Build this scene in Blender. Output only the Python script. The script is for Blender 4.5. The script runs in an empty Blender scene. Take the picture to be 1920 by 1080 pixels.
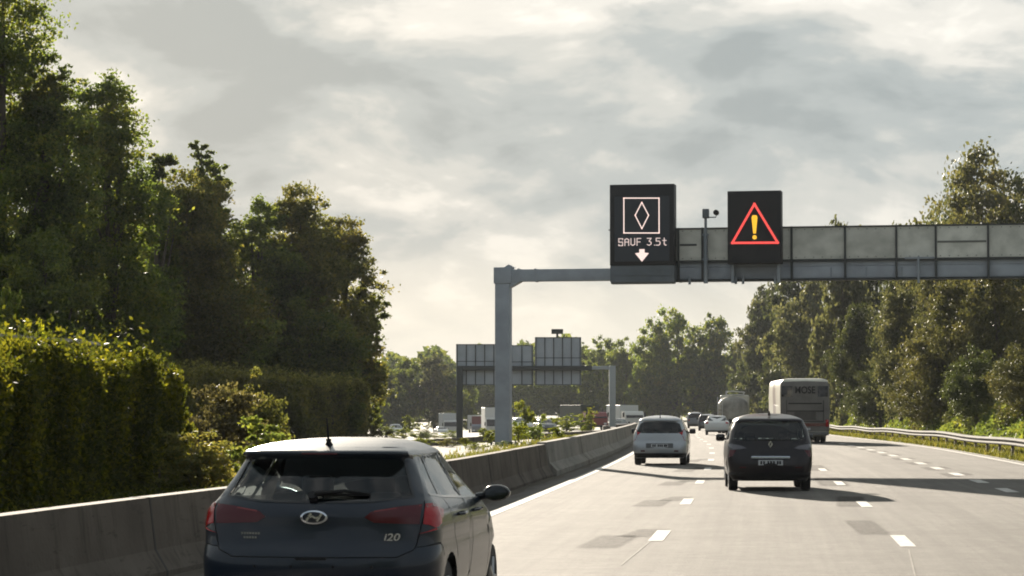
import bpy, bmesh, math, random
import numpy as np
from mathutils import Vector, Matrix
from mathutils.geometry import delaunay_2d_cdt

rad = math.radians
sc = bpy.context.scene
COL = sc.collection

# ------------------------------------------------------------------ camera
CH = 1.78
FP = 4800.0                       # focal length in photo pixels (1920 wide)
cd = bpy.data.cameras.new("camera"); cam = bpy.data.objects.new("camera", cd)
COL.objects.link(cam); sc.camera = cam
cd.sensor_width = 36.0; cd.lens = 36.0 * FP / 1920.0
cd.clip_start = 0.5; cd.clip_end = 6000
cam.location = (0, 0, CH)
cam.rotation_euler = (rad(90 + 2.672), 0, 0)

# ------------------------------------------------------------------ light
SUN_AZ, SUN_EL = 10.0, 13.8       # degrees left of straight ahead, above the horizon
sdir = Vector((-math.sin(rad(SUN_AZ)) * math.cos(rad(SUN_EL)), math.cos(rad(SUN_AZ)) * math.cos(rad(SUN_EL)), math.sin(rad(SUN_EL))))
ld = bpy.data.lights.new("sun", 'SUN'); ld.energy = 5.0; ld.angle = rad(0.5); ld.color = (1.0, 0.89, 0.74)
sun = bpy.data.objects.new("sun", ld); COL.objects.link(sun)
sun.location = (-60, 200, 60)
sun.rotation_euler = sdir.to_track_quat('Z', 'Y').to_euler()

sc.view_settings.view_transform = 'Standard'; sc.view_settings.look = 'None'
sc.view_settings.gamma = 1.0; sc.view_settings.use_curve_mapping = False
sc.view_settings.exposure = 1.6
sc.cycles.use_denoising = True
sc.cycles.max_bounces = 6; sc.cycles.diffuse_bounces = 3; sc.cycles.glossy_bounces = 3
sc.cycles.transmission_bounces = 4; sc.cycles.transparent_max_bounces = 12; sc.cycles.volume_bounces = 0
sc.cycles.sample_clamp_indirect = 4.0
sc.cycles.use_adaptive_sampling = True; sc.cycles.adaptive_threshold = 0.02
sc.cycles.pixel_filter_type = 'BLACKMAN_HARRIS'; sc.cycles.filter_width = 1.9
sc.render.film_transparent = False

world = bpy.data.worlds.new("World"); sc.world = world; world.use_nodes = True
def build_world():
    nt = world.node_tree; N = nt.nodes; L = nt.links; N.clear()
    out = N.new('ShaderNodeOutputWorld'); bg = N.new('ShaderNodeBackground')
    sky = N.new('ShaderNodeTexSky'); sky.sky_type = 'NISHITA'; sky.sun_disc = False
    sky.sun_elevation = rad(SUN_EL); sky.sun_rotation = rad(-SUN_AZ) % (2 * math.pi)
    sky.air_density = 1.4; sky.dust_density = 2.5
    tc = N.new('ShaderNodeTexCoord')
    def vmath(op, a=None, b=None):
        n = N.new('ShaderNodeVectorMath'); n.operation = op
        for i, v in enumerate((a, b)):
            if v is None: continue
            if isinstance(v, (tuple, list)): n.inputs[i].default_value = v
            else: L.new(v, n.inputs[i])
        return n
    def noise(vec, scale, detail, rough, dist=0.0):
        n = N.new('ShaderNodeTexNoise'); n.inputs['Scale'].default_value = scale; n.inputs['Detail'].default_value = detail
        n.inputs['Roughness'].default_value = rough; n.inputs['Distortion'].default_value = dist; L.new(vec, n.inputs['Vector']); return n.outputs['Fac']
    def ramp(fac, stops):
        n = N.new('ShaderNodeValToRGB'); e = n.color_ramp.elements
        while len(e) < len(stops): e.new(0.5)
        for i, (p, c) in enumerate(stops): e[i].position = p; e[i].color = (*c, 1) if len(c) == 3 else c
        n.color_ramp.interpolation = 'EASE'
        L.new(fac, n.inputs['Fac']); return n.outputs['Color']
    def mix(fac, a, b):
        n = N.new('ShaderNodeMix'); n.data_type = 'RGBA'
        for i, v in ((0, fac), (6, a), (7, b)):
            if isinstance(v, (tuple, list)): n.inputs[i].default_value = v
            elif isinstance(v, float): n.inputs[i].default_value = v
            else: L.new(v, n.inputs[i])
        return n.outputs[2]
    G = tc.outputs['Generated']
    # cloud deck seen at a grazing angle: stretched sideways
    v1 = vmath('MULTIPLY', G, (6.5, 6.5, 14.5)).outputs[0]
    v1 = vmath('ADD', v1, (3.1, 0.0, 7.3)).outputs[0]
    n1 = noise(v1, 1.0, 9.0, 0.56, 0.45)
    v2 = vmath('MULTIPLY', G, (16.0, 16.0, 36.0)).outputs[0]
    n2 = noise(v2, 1.0, 7.0, 0.55, 0.4)
    m = N.new('ShaderNodeMath'); m.operation = 'MULTIPLY_ADD'; L.new(n2, m.inputs[0]); m.inputs[1].default_value = 0.42
    ma = N.new('ShaderNodeMath'); ma.operation = 'MULTIPLY'; L.new(n1, ma.inputs[0]); ma.inputs[1].default_value = 0.72
    L.new(ma.outputs[0], m.inputs[2])
    cloud = ramp(m.outputs[0], [(0.47, (0.118, 0.138, 0.145)), (0.54, (0.152, 0.171, 0.175)), (0.60, (0.204, 0.213, 0.207)), (0.66, (0.278, 0.275, 0.258)), (0.73, (0.345, 0.336, 0.312))])
    # towards the horizon the deck thins to a cream glow
    sep = N.new('ShaderNodeSeparateXYZ'); L.new(G, sep.inputs[0])
    hz = ramp(sep.outputs['Z'], [(0.0, (1, 1, 1)), (0.025, (0.85, 0.85, 0.85)), (0.075, (0.0, 0.0, 0.0))])
    cloud = mix(hz, cloud, mix(0.30, (0.345, 0.322, 0.270, 1), cloud))
    # brighter round the hidden sun
    dt = vmath('DOT_PRODUCT', G, tuple(sdir)).outputs['Value']
    gl = ramp(dt, [(0.93, (0, 0, 0)), (1.0, (0.9, 0.95, 1))])
    cl2 = N.new('ShaderNodeMix'); cl2.data_type = 'RGBA'; cl2.blend_type = 'ADD'; cl2.inputs[0].default_value = 0.004
    L.new(cloud, cl2.inputs[6]); L.new(gl, cl2.inputs[7])
    # the far side of the sky, away from the sun, is a dimmer and bluer deck
    dm = ramp(dt, [(0.0, (0.68, 0.72, 0.78)), (0.55, (0.80, 0.83, 0.86)), (0.93, (1, 1, 1))])
    cl3 = N.new('ShaderNodeMix'); cl3.data_type = 'RGBA'; cl3.blend_type = 'MULTIPLY'; cl3.inputs[0].default_value = 1.0
    L.new(cl2.outputs[2], cl3.inputs[6]); L.new(dm, cl3.inputs[7]); cl2 = cl3
    skys = N.new('ShaderNodeMix'); skys.data_type = 'RGBA'; skys.blend_type = 'MULTIPLY'; skys.inputs[0].default_value = 1.0
    L.new(sky.outputs[0], skys.inputs[6]); skys.inputs[7].default_value = (0.05, 0.05, 0.05, 1)
    fin = mix(0.984, skys.outputs[2], cl2.outputs[2])
    L.new(fin, bg.inputs['Color']); bg.inputs['Strength'].default_value = 1.0
    L.new(bg.outputs[0], out.inputs['Surface'])
build_world()

# ------------------------------------------------------------------ materials
def mat(name, col, rough=0.6, metal=0.0, var=None, bump=None, coat=0.0, spec=0.5, emis=None, coord='Object', stretch=(1, 1, 1)):
    """Principled material; var=(scale, other colour[, detail]) mixes a second colour by noise; bump=(scale, strength)."""
    m = bpy.data.materials.new(name); m.use_nodes = True
    nt = m.node_tree; N = nt.nodes; L = nt.links; b = N['Principled BSDF']
    b.inputs['Base Color'].default_value = (*col, 1); b.inputs['Roughness'].default_value = rough
    b.inputs['Metallic'].default_value = metal; b.inputs['Coat Weight'].default_value = coat
    b.inputs['Coat Roughness'].default_value = 0.04
    b.inputs['Specular IOR Level'].default_value = spec
    if emis: b.inputs['Emission Color'].default_value = (*emis[0], 1); b.inputs['Emission Strength'].default_value = emis[1]
    if var or bump:
        tc = N.new('ShaderNodeTexCoord'); mp = N.new('ShaderNodeMapping'); mp.inputs['Scale'].default_value = stretch
        L.new(tc.outputs[coord], mp.inputs['Vector'])
        if var:
            n = N.new('ShaderNodeTexNoise'); n.inputs['Scale'].default_value = var[0]; n.inputs['Detail'].default_value = 6
            L.new(mp.outputs[0], n.inputs['Vector'])
            r = N.new('ShaderNodeValToRGB'); r.color_ramp.elements[0].position = 0.36; r.color_ramp.elements[1].position = 0.64
            r.color_ramp.elements[0].color = (*col, 1); r.color_ramp.elements[1].color = (*var[1], 1)
            L.new(n.outputs['Fac'], r.inputs['Fac']); L.new(r.outputs[0], b.inputs['Base Color'])
        if bump:
            n2 = N.new('ShaderNodeTexNoise'); n2.inputs['Scale'].default_value = bump[0]; n2.inputs['Detail'].default_value = 4
            L.new(mp.outputs[0], n2.inputs['Vector'])
            bp = N.new('ShaderNodeBump'); bp.inputs['Strength'].default_value = bump[1]; bp.inputs['Distance'].default_value = 0.02
            L.new(n2.outputs['Fac'], bp.inputs['Height']); L.new(bp.outputs[0], b.inputs['Normal'])
    return m

def leaf_mat(name, c1, c2, c3, trans=0.5, nscale=0.5, glow=(1.7, 1.6, 0.85)):
    m = bpy.data.materials.new(name); m.use_nodes = True
    nt = m.node_tree; N = nt.nodes; L = nt.links; b = N['Principled BSDF']; out = N['Material Output']
    geo = N.new('ShaderNodeNewGeometry')
    n = N.new('ShaderNodeTexNoise'); n.inputs['Scale'].default_value = nscale; n.inputs['Detail'].default_value = 3
    L.new(geo.outputs['Position'], n.inputs['Vector'])
    rpi = N.new('ShaderNodeMath'); rpi.operation = 'MULTIPLY_ADD'
    L.new(geo.outputs['Random Per Island'], rpi.inputs[0]); rpi.inputs[1].default_value = 0.40
    L.new(n.outputs['Fac'], rpi.inputs[2])
    r = N.new('ShaderNodeValToRGB'); e = r.color_ramp.elements; e.new(0.5)
    e[0].position = 0.45; e[1].position = 0.70; e[2].position = 0.98
    for i, c in enumerate((c1, c2, c3)): e[i].color = (*c, 1)
    L.new(rpi.outputs[0], r.inputs['Fac'])
    oi = N.new('ShaderNodeObjectInfo')
    hv = N.new('ShaderNodeHueSaturation'); ov = N.new('ShaderNodeMath'); ov.operation = 'MULTIPLY_ADD'
    L.new(oi.outputs['Random'], ov.inputs[0]); ov.inputs[1].default_value = 0.5; ov.inputs[2].default_value = 0.75
    L.new(ov.outputs[0], hv.inputs['Value']); L.new(r.outputs[0], hv.inputs['Color'])
    L.new(hv.outputs[0], b.inputs['Base Color']); b.inputs['Roughness'].default_value = 0.55; b.inputs['Specular IOR Level'].default_value = 0.10
    t = N.new('ShaderNodeBsdfTranslucent')
    br = N.new('ShaderNodeMix'); br.data_type = 'RGBA'; br.blend_type = 'MULTIPLY'; br.inputs[0].default_value = 1.0
    L.new(hv.outputs[0], br.inputs[6]); br.inputs[7].default_value = (*glow, 1)
    L.new(br.outputs[2], t.inputs['Color'])
    mx = N.new('ShaderNodeMixShader'); mx.inputs[0].default_value = trans
    L.new(b.outputs[0], mx.inputs[1]); L.new(t.outputs[0], mx.inputs[2]); L.new(mx.outputs[0], out.inputs['Surface'])
    return m

def glass_mat(name, tint, refl=1.0):
    """thin window glass: tinted see-through plus a Fresnel reflection"""
    m = bpy.data.materials.new(name); m.use_nodes = True
    nt = m.node_tree; N = nt.nodes; L = nt.links; N.remove(N['Principled BSDF']); out = N['Material Output']
    t = N.new('ShaderNodeBsdfTransparent'); t.inputs['Color'].default_value = (*tint, 1)
    g = N.new('ShaderNodeBsdfGlossy'); g.inputs['Roughness'].default_value = 0.03; g.inputs['Color'].default_value = (refl, refl, refl, 1)
    f = N.new('ShaderNodeFresnel'); f.inputs['IOR'].default_value = 1.5
    mx = N.new('ShaderNodeMixShader'); L.new(f.outputs[0], mx.inputs[0]); L.new(t.outputs[0], mx.inputs[1]); L.new(g.outputs[0], mx.inputs[2])
    L.new(mx.outputs[0], out.inputs['Surface'])
    return m

# ------------------------------------------------------------------ mesh helpers
def link(o, parent=None):
    COL.objects.link(o)
    if parent is not None: o.parent = parent
    return o

def mesh_obj(name, verts, faces, material, parent=None, smooth=False, loc=None):
    me = bpy.data.meshes.new(name); me.from_pydata([tuple(v) for v in verts], [], faces); me.update()
    me.materials.append(material)
    if smooth: me.polygons.foreach_set('use_smooth', [True] * len(me.polygons))
    o = bpy.data.objects.new(name, me)
    if loc: o.location = loc
    return link(o, parent)

def thing(name, label, cat, loc=(0, 0, 0), rz=0.0, group=None, scale=None):
    o = bpy.data.objects.new(name, None); o.location = loc; o.rotation_euler = (0, 0, rz)
    o.empty_display_size = 0.3
    if scale: o.scale = scale
    o['label'] = label; o['category'] = cat
    if group: o['group'] = group
    return link(o)

def tag(o, label, cat=None, group=None, kind=None):
    o['label'] = label
    if cat: o['category'] = cat
    if group: o['group'] = group
    if kind: o['kind'] = kind
    return o

class MB:
    """collects simple solids into one mesh"""
    def __init__(s): s.v = []; s.f = []
    def add(s, verts, faces):
        k = len(s.v); s.v += [tuple(v) for v in verts]; s.f += [tuple(i + k for i in f) for f in faces]; return s
    def box(s, x0, x1, y0, y1, z0, z1, M=None):
        vs = [Vector((x, y, z)) for z in (z0, z1) for x, y in ((x0, y0), (x1, y0), (x1, y1), (x0, y1))]
        if M is not None: vs = [M @ v for v in vs]
        return s.add(vs, [(0, 3, 2, 1), (4, 5, 6, 7), (0, 1, 5, 4), (1, 2, 6, 5), (2, 3, 7, 6), (3, 0, 4, 7)])
    def rbox(s, x0, x1, y0, y1, z0, z1, b):
        """box with its vertical and horizontal edges bevelled"""
        bm = bmesh.new(); bmesh.ops.create_cube(bm, size=1.0)
        for v in bm.verts: v.co = Vector(((x0 + x1) / 2 + v.co.x * (x1 - x0), (y0 + y1) / 2 + v.co.y * (y1 - y0), (z0 + z1) / 2 + v.co.z * (z1 - z0)))
        bmesh.ops.bevel(bm, geom=bm.edges[:], offset=b, segments=3, affect='EDGES', profile=0.5)
        bm.verts.index_update()
        s.add([v.co.copy() for v in bm.verts], [tuple(v.index for v in f.verts) for f in bm.faces]); bm.free(); return s
    def tube(s, pts, r, n=8, cap=True):
        pts = [Vector(p) for p in pts]; rs = r if isinstance(r, (list, tuple)) else [r] * len(pts)
        vs = []; prev = None
        for i, p in enumerate(pts):
            d = (pts[min(i + 1, len(pts) - 1)] - pts[max(i - 1, 0)]).normalized()
            a = prev if prev is not None else (Vector((0, 0, 1)) if abs(d.z) < 0.9 else Vector((1, 0, 0)))
            u = (a - d * a.dot(d)).normalized(); w = d.cross(u); prev = u
            for k in range(n):
                t = 2 * math.pi * k / n; vs.append(p + (u * math.cos(t) + w * math.sin(t)) * rs[i])
        fs = []
        for i in range(len(pts) - 1):
            for k in range(n):
                a = i * n + k; b = i * n + (k + 1) % n; fs.append((a, b, b + n, a + n))
        if cap: fs.append(tuple(reversed(range(n)))); fs.append(tuple(range((len(pts) - 1) * n, len(pts) * n)))
        return s.add(vs, fs)
    def prism(s, poly, axis, a, b):
        """poly = 2-D points, extruded along axis ('x','y','z') from a to b"""
        def P(p, t):
            return {'x': (t, p[0], p[1]), 'y': (p[0], t, p[1]), 'z': (p[0], p[1], t)}[axis]
        n = len(poly); vs = [P(p, a) for p in poly] + [P(p, b) for p in poly]
        fs = [(i, (i + 1) % n, n + (i + 1) % n, n + i) for i in range(n)] + [tuple(reversed(range(n))), tuple(range(n, 2 * n))]
        return s.add(vs, fs)
    def lathe(s, prof, c, n=24):
        """prof = (radius, x) points turned round the x axis at centre c"""
        vs = []; fs = []
        for r, x in prof:
            for k in range(n):
                t = 2 * math.pi * k / n; vs.append((c[0] + x, c[1] + r * math.cos(t), c[2] + r * math.sin(t)))
        for i in range(len(prof) - 1):
            for k in range(n):
                a = i * n + k; b = i * n + (k + 1) % n; fs.append((a, b, b + n, a + n))
        return s.add(vs, fs)
    def build(s, name, material, parent=None, smooth=False, fix=True):
        me = bpy.data.meshes.new(name); me.from_pydata(s.v, [], s.f); me.update()
        if fix:
            bm = bmesh.new(); bm.from_mesh(me); bmesh.ops.recalc_face_normals(bm, faces=bm.faces); bm.to_mesh(me); bm.free()
        me.materials.append(material)
        if smooth:
            me.polygons.foreach_set('use_smooth', [True] * len(me.polygons))
            try: me.set_sharp_from_angle(angle=rad(38))
            except Exception: pass
        return link(bpy.data.objects.new(name, me), parent)

def text_obj(name, body, size, material, parent, loc, rot, extrude=0.004, width=None, shear=0.0, bold=0.0):
    cu = bpy.data.curves.new(name, 'FONT'); cu.body = body; cu.size = size; cu.extrude = extrude
    cu.align_x = 'CENTER'; cu.align_y = 'CENTER'; cu.shear = shear; cu.offset = bold
    tmp = bpy.data.objects.new(name + "_tmp", cu); COL.objects.link(tmp); bpy.context.view_layer.update()
    me = bpy.data.meshes.new_from_object(tmp.evaluated_get(bpy.context.evaluated_depsgraph_get()))
    COL.objects.unlink(tmp); bpy.data.objects.remove(tmp); bpy.data.curves.remove(cu)
    me.materials.clear(); me.materials.append(material)
    if width:
        xs = [v.co.x for v in me.vertices]; k = width / (max(xs) - min(xs))
        for v in me.vertices: v.co.x *= k
    o = bpy.data.objects.new(name, me); o.location = loc; o.rotation_euler = rot
    return link(o, parent)

# ------------------------------------------------------------------ plan of the road
_Z = np.arange(-120.0, 1400.0, 1.0)
def curve(tab, w=9):
    z = [t[0] for t in tab]; x = [t[1] for t in tab]
    s0 = (x[1] - x[0]) / (z[1] - z[0]); s1 = (x[-1] - x[-2]) / (z[-1] - z[-2])
    y = np.interp(_Z, z, x); y = np.where(_Z < z[0], x[0] + (_Z - z[0]) * s0, y); y = np.where(_Z > z[-1], x[-1] + (_Z - z[-1]) * s1, y)
    k = np.exp(-0.5 * (np.arange(-3 * w, 3 * w + 1) / w) ** 2); k /= k.sum()
    ys = np.convolve(np.pad(y, 3 * w, mode='reflect', reflect_type='odd'), k, mode='valid')
    return lambda q: float(np.interp(q, _Z, ys))
line1 = curve([(-20, -3.3), (20, 0.45), (35.45, 2.05), (49.1, 3.38), (61.5, 4.5), (73.7, 5.65), (87, 6.75), (96, 7.5), (112, 8.75), (131, 10.0), (150, 11.1), (167, 12.1),
               (200, 14.3), (250, 18.6), (280, 21.0), (350, 24.6), (400, 25.0), (450, 21.5), (500, 14), (560, 0), (640, -28), (760, -80), (1100, -250)], 7)
def heading(z): return math.atan((line1(z + 1) - line1(z - 1)) / 2)
def sm(a, b, x):
    t = min(1, max(0, (x - a) / (b - a))); return t * t * (3 - 2 * t)
_base = curve([(-50, 0), (120, 0), (185, -0.22), (280, -0.52), (450, -0.95), (700, -1.2), (1200, -1.2)], 14)
def base(z): return _base(z)
def off(z, d, h=0.0):
    t = heading(z); return Vector((line1(z) + d * math.cos(t), z - d * math.sin(t), base(z) + h))
BARR = -4.06
def barr(z):                       # offset of the concrete barrier from lane line 1 (it flares out near the camera)
    return BARR - 1.15 * (1 - sm(18, 48, z))
_bx = curve([(40, -18.5), (61, -12.5), (75, -8.5), (93, -3.6), (108, -0.6), (125, 2.4), (146, 5.6), (160, 6.6), (200, 9.1)], 5)
def far_barr_x(z):                 # barrier on the other side of the median
    a = line1(z) + BARR - 1.1 - 2.5 * sm(165, 215, z)
    return min(_bx(z), a) if z < 170 else a
def ground_z(x, z):
    d = (x - line1(z))
    g = base(z) - 0.62
    if d > 9.2: g = base(z) - 0.62 + 0.66 * sm(9.2, 10.6, d) + 0.8 * sm(15, 34, d)
    if d < -6: g -= 1.75 * sm(290, 480, z) * sm(-6, -16, d)
    return g

def sweep(name, prof, fn, zs, material, parent=None, smooth=False, cap=True, closed=True):
    """prof = (offset, height) points; fn(z, offset, height) -> point"""
    n = len(prof); vs = []; fs = []
    for z in zs:
        for p in prof: vs.append(fn(z, p[0], p[1]))
    m = n if closed else n - 1
    for i in range(len(zs) - 1):
        for k in range(m):
            a = i * n + k; b = i * n + (k + 1) % n; fs.append((a, b, b + n, a + n))
    if cap and closed: fs.append(tuple(range(n))); fs.append(tuple(range((len(zs) - 1) * n, len(zs) * n)))
    b = MB(); b.add(vs, fs); return b.build(name, material, parent, smooth, fix=closed)

def ribbon(name, left, right, zs, material, h, kind='structure', cols=1, uv=False):
    vs = []; fs = []; uvs = []
    for z in zs:
        a = left(z); b = right(z)
        for k in range(cols + 1):
            t = k / cols; p = a.lerp(b, t); vs.append((p.x, p.y, p.z + h)); uvs.append((line_d(p), z))
    n = cols + 1
    for i in range(len(zs) - 1):
        for k in range(cols): fs.append((i * n + k, i * n + k + 1, (i + 1) * n + k + 1, (i + 1) * n + k))
    o = mesh_obj(name, vs, fs, material)
    if uv:
        ul = o.data.uv_layers.new(name="UVMap")
        for l in o.data.loops: ul.data[l.index].uv = uvs[l.vertex_index]
    if kind: o['kind'] = kind
    return o
def line_d(p): return p.x - line1(p.y)
def frange(a, b, s):
    n = max(1, int(round((b - a) / s))); return [a + (b - a) * i / n for i in range(n + 1)]
HAZE = True
# ================================================================== SETTING
def asphalt_mat():
    m = bpy.data.materials.new("asphalt"); m.use_nodes = True
    nt = m.node_tree; N = nt.nodes; L = nt.links; b = N['Principled BSDF']
    tc = N.new('ShaderNodeTexCoord')
    def noise(scale, detail, src='Object', stretch=(1, 1, 1), rough=0.6):
        mp = N.new('ShaderNodeMapping'); mp.inputs['Scale'].default_value = stretch; L.new(tc.outputs[src], mp.inputs['Vector'])
        n = N.new('ShaderNodeTexNoise'); n.inputs['Scale'].default_value = scale; n.inputs['Detail'].default_value = detail; n.inputs['Roughness'].default_value = rough
        L.new(mp.outputs[0], n.inputs['Vector']); return n.outputs['Fac']
    def ramp(f, a, b_, ca, cb):
        r = N.new('ShaderNodeValToRGB'); r.color_ramp.elements[0].position = a; r.color_ramp.elements[1].position = b_
        r.color_ramp.elements[0].color = (*ca, 1); r.color_ramp.elements[1].color = (*cb, 1); L.new(f, r.inputs['Fac']); return r.outputs[0]
    def mul(a, c, f=1.0):
        n = N.new('ShaderNodeMix'); n.data_type = 'RGBA'; n.blend_type = 'MULTIPLY'; n.inputs[0].default_value = f
        L.new(a, n.inputs[6]); L.new(c, n.inputs[7]); return n.outputs[2]
    col = ramp(noise(38, 6, rough=0.85), 0.36, 0.65, (0.082, 0.077, 0.069), (0.212, 0.197, 0.174))       # aggregate
    col = mul(col, ramp(noise(0.35, 5), 0.3, 0.7, (0.80, 0.79, 0.78), (1.12, 1.12, 1.12)))               # large blotches
    col = mul(col, ramp(noise(1.6, 4, 'UV', (1, 0.02, 1)), 0.36, 0.62, (0.76, 0.755, 0.75), (1.08, 1.08, 1.08)))   # wheel tracks
    col = mul(col, ramp(noise(5.0, 3, 'UV', (1, 0.012, 1)), 0.38, 0.6, (0.90, 0.90, 0.90), (1.04, 1.04, 1.04)))
    col = mul(col, ramp(noise(3.2, 9, rough=0.85), 0.40, 0.62, (0.80, 0.79, 0.78), (1.12, 1.12, 1.12)))   # coarse mottling
    col = mul(col, ramp(noise(0.9, 6, 'UV', (1, 0.25, 1), 0.7), 0.60, 0.72, (1, 1, 1), (0.74, 0.73, 0.72)))      # oil and tyre stains
    L.new(col, b.inputs['Base Color']); b.inputs['Roughness'].default_value = 0.9; b.inputs['Specular IOR Level'].default_value = 0.16
    bp = N.new('ShaderNodeBump'); bp.inputs['Strength'].default_value = 0.6; bp.inputs['Distance'].default_value = 0.012
    L.new(noise(70, 3), bp.inputs['Height']); L.new(bp.outputs[0], b.inputs['Normal'])
    return m
ASPH = asphalt_mat()
ASPH2 = mat('old_asphalt', (0.085, 0.078, 0.067), 0.9, var=(0.6, (0.12, 0.108, 0.092)), spec=0.1)
M_GRASSG = mat("meadow", (0.05, 0.058, 0.022), 0.9, var=(0.5, (0.12, 0.10, 0.06)), bump=(3, 0.8))
M_SOIL = mat("verge_soil", (0.11, 0.095, 0.055), 0.95, var=(1.2, (0.075, 0.085, 0.025)), bump=(6, 0.8))
def concrete_mat(name, c1, c2, c3):
    m = mat(name, c1, 0.92, var=(0.8, c2), bump=(16, 0.5), spec=0.08); nt = m.node_tree; N = nt.nodes; L = nt.links; b = N['Principled BSDF']
    src = b.inputs['Base Color'].links[0].from_socket; tc = N.new('ShaderNodeTexCoord')
    for sc_, st_, lo, hi, f in ((1.0, (3.2, 3.2, 0.35), 0.52, 0.68, 0.75), (5.0, (1, 0.25, 2.0), 0.58, 0.66, 0.6)):   # water streaks, tyre scuffs
        mp = N.new('ShaderNodeMapping'); mp.inputs['Scale'].default_value = st_; L.new(tc.outputs['Object'], mp.inputs['Vector'])
        n = N.new('ShaderNodeTexNoise'); n.inputs['Scale'].default_value = sc_; n.inputs['Detail'].default_value = 8; n.inputs['Roughness'].default_value = 0.7; L.new(mp.outputs[0], n.inputs['Vector'])
        r = N.new('ShaderNodeMapRange'); r.inputs['From Min'].default_value = lo; r.inputs['From Max'].default_value = hi; r.inputs['To Max'].default_value = f; L.new(n.outputs['Fac'], r.inputs['Value'])
        mx = N.new('ShaderNodeMix'); mx.data_type = 'RGBA'; L.new(r.outputs[0], mx.inputs[0]); L.new(src, mx.inputs[6]); mx.inputs[7].default_value = (*c3, 1); src = mx.outputs[2]
    L.new(src, b.inputs['Base Color']); return m
M_CONC = concrete_mat("weathered_concrete", (0.130, 0.112, 0.093), (0.088, 0.075, 0.063), (0.040, 0.034, 0.029))
M_CONC2 = concrete_mat("pale_concrete", (0.27, 0.255, 0.225), (0.19, 0.18, 0.158), (0.09, 0.08, 0.07))
M_GAP = mat("barrier_joint", (0.03, 0.028, 0.025), 0.9)
M_PAINT = mat("road_paint", (0.60, 0.58, 0.54), 0.85, var=(7, (0.34, 0.32, 0.29)), spec=0.2)
M_GALV = mat("galvanised_steel", (0.30, 0.33, 0.36), 0.5, 0.35, var=(0.8, (0.20, 0.225, 0.25)))
M_RAIL = mat("guardrail_steel", (0.12, 0.115, 0.10), 0.85, 0.0, var=(0.7, (0.07, 0.067, 0.058)), spec=0.08)
M_POST = mat("rusty_post", (0.10, 0.075, 0.05), 0.75, 0.3, var=(6, (0.16, 0.13, 0.10)))

# ground: one sheet out to the horizon
xs = [-4000, -2000, -900, -400, -200, -120] + list(np.arange(-90, 91, 3.0)) + [120, 200, 400, 900, 2000, 4000]
ys = [-400, -100] + list(np.arange(-40, 700, 6.0)) + [760, 900, 1200, 2000, 3500, 5500]
gv = [(float(x), float(y), ground_z(float(x), float(y)) if abs(x) < 200 and y < 1300 else base(1300) - 0.6) for y in ys for x in xs]
gf = [(j * len(xs) + i, j * len(xs) + i + 1, (j + 1) * len(xs) + i + 1, (j + 1) * len(xs) + i) for j in range(len(ys) - 1) for i in range(len(xs) - 1)]
g = mesh_obj("ground", gv, gf, M_GRASSG, smooth=True); tag(g, "grassy ground around the motorway", kind='structure')

zs = frange(-30, 200, 4) + frange(206, 900, 6)
r = ribbon("road", lambda z: off(z, barr(z) - 0.05), lambda z: off(z, 10.1), zs, ASPH, 0.0, cols=8, uv=True)
tag(r, "worn grey motorway carriageway curving gently left")
def opp_r(z): return Vector((far_barr_x(z) - 0.35, z, base(z) - 0.36))
def opp_l(z): return Vector((far_barr_x(z) - 9.3, z, base(z) - 0.36))
ro = ribbon("opposite_road", opp_l, opp_r, frange(30, 330, 5), ASPH2, 0.0, cols=4, uv=True)
tag(ro, "opposite carriageway beyond the median")
_sx = curve([(270, 8), (300, 3.5), (340, 0), (400, -4.5), (480, -11.6), (560, -26), (640, -48), (700, -70)], 8)
def side(d):
    return lambda z: Vector((_sx(z) + d, z, ground_z(_sx(z), z) + 0.12))
sr = ribbon("side_road", side(-5), side(5), frange(285, 690, 6), ASPH2, 0.0, cols=2, uv=True)
tag(sr, "pale far road sweeping away behind the trees on the left")

# verge behind the guardrail and the grassy median
vg = ribbon("verge", lambda z: off(z, 10.1, 0.0), lambda z: off(z, 13.6, 0.40), zs, M_SOIL, 0.0, cols=2)
tag(vg, "earth and grass verge under the guardrail")
def med_a(z): return off(z, barr(z) - 0.25, 0.0)
def med_b(z): return Vector((far_barr_x(z) + 0.25, z, base(z) - 0.05))
mv = []; mf = []; mzs = frange(10, 146, 3)
for z in mzs:
    a = med_a(z); b = med_b(z); w = max(0.0, a.x - b.x)
    for k in range(9):
        t = k / 8; p = a.lerp(b, t); hump = 0.36 * min(1, w / 4) * min(1, 6 * min(t + 0.10, 1 - t))
        mv.append((p.x, p.y, p.z + hump + 0.12))
for i in range(len(mzs) - 1):
    for k in range(8): mf.append((i * 9 + k, i * 9 + k + 1, (i + 1) * 9 + k + 1, (i + 1) * 9 + k))
M_MED = mat("median_soil", (0.17, 0.15, 0.12), 0.95, var=(0.35, (0.06, 0.06, 0.028)), bump=(6, 0.8))
mg = mesh_obj("median", mv, mf, M_MED, smooth=True); tag(mg, "raised grassy median between the barriers", kind='structure')
def median_z(x, z):
    a = med_a(z); b = med_b(z); w = max(0.01, a.x - b.x); t = min(1, max(0, (a.x - x) / w))
    return a.z + (b.z - a.z) * t + 0.12 + 0.36 * min(1, w / 4) * min(1, 6 * min(t + 0.10, 1 - t))

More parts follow.
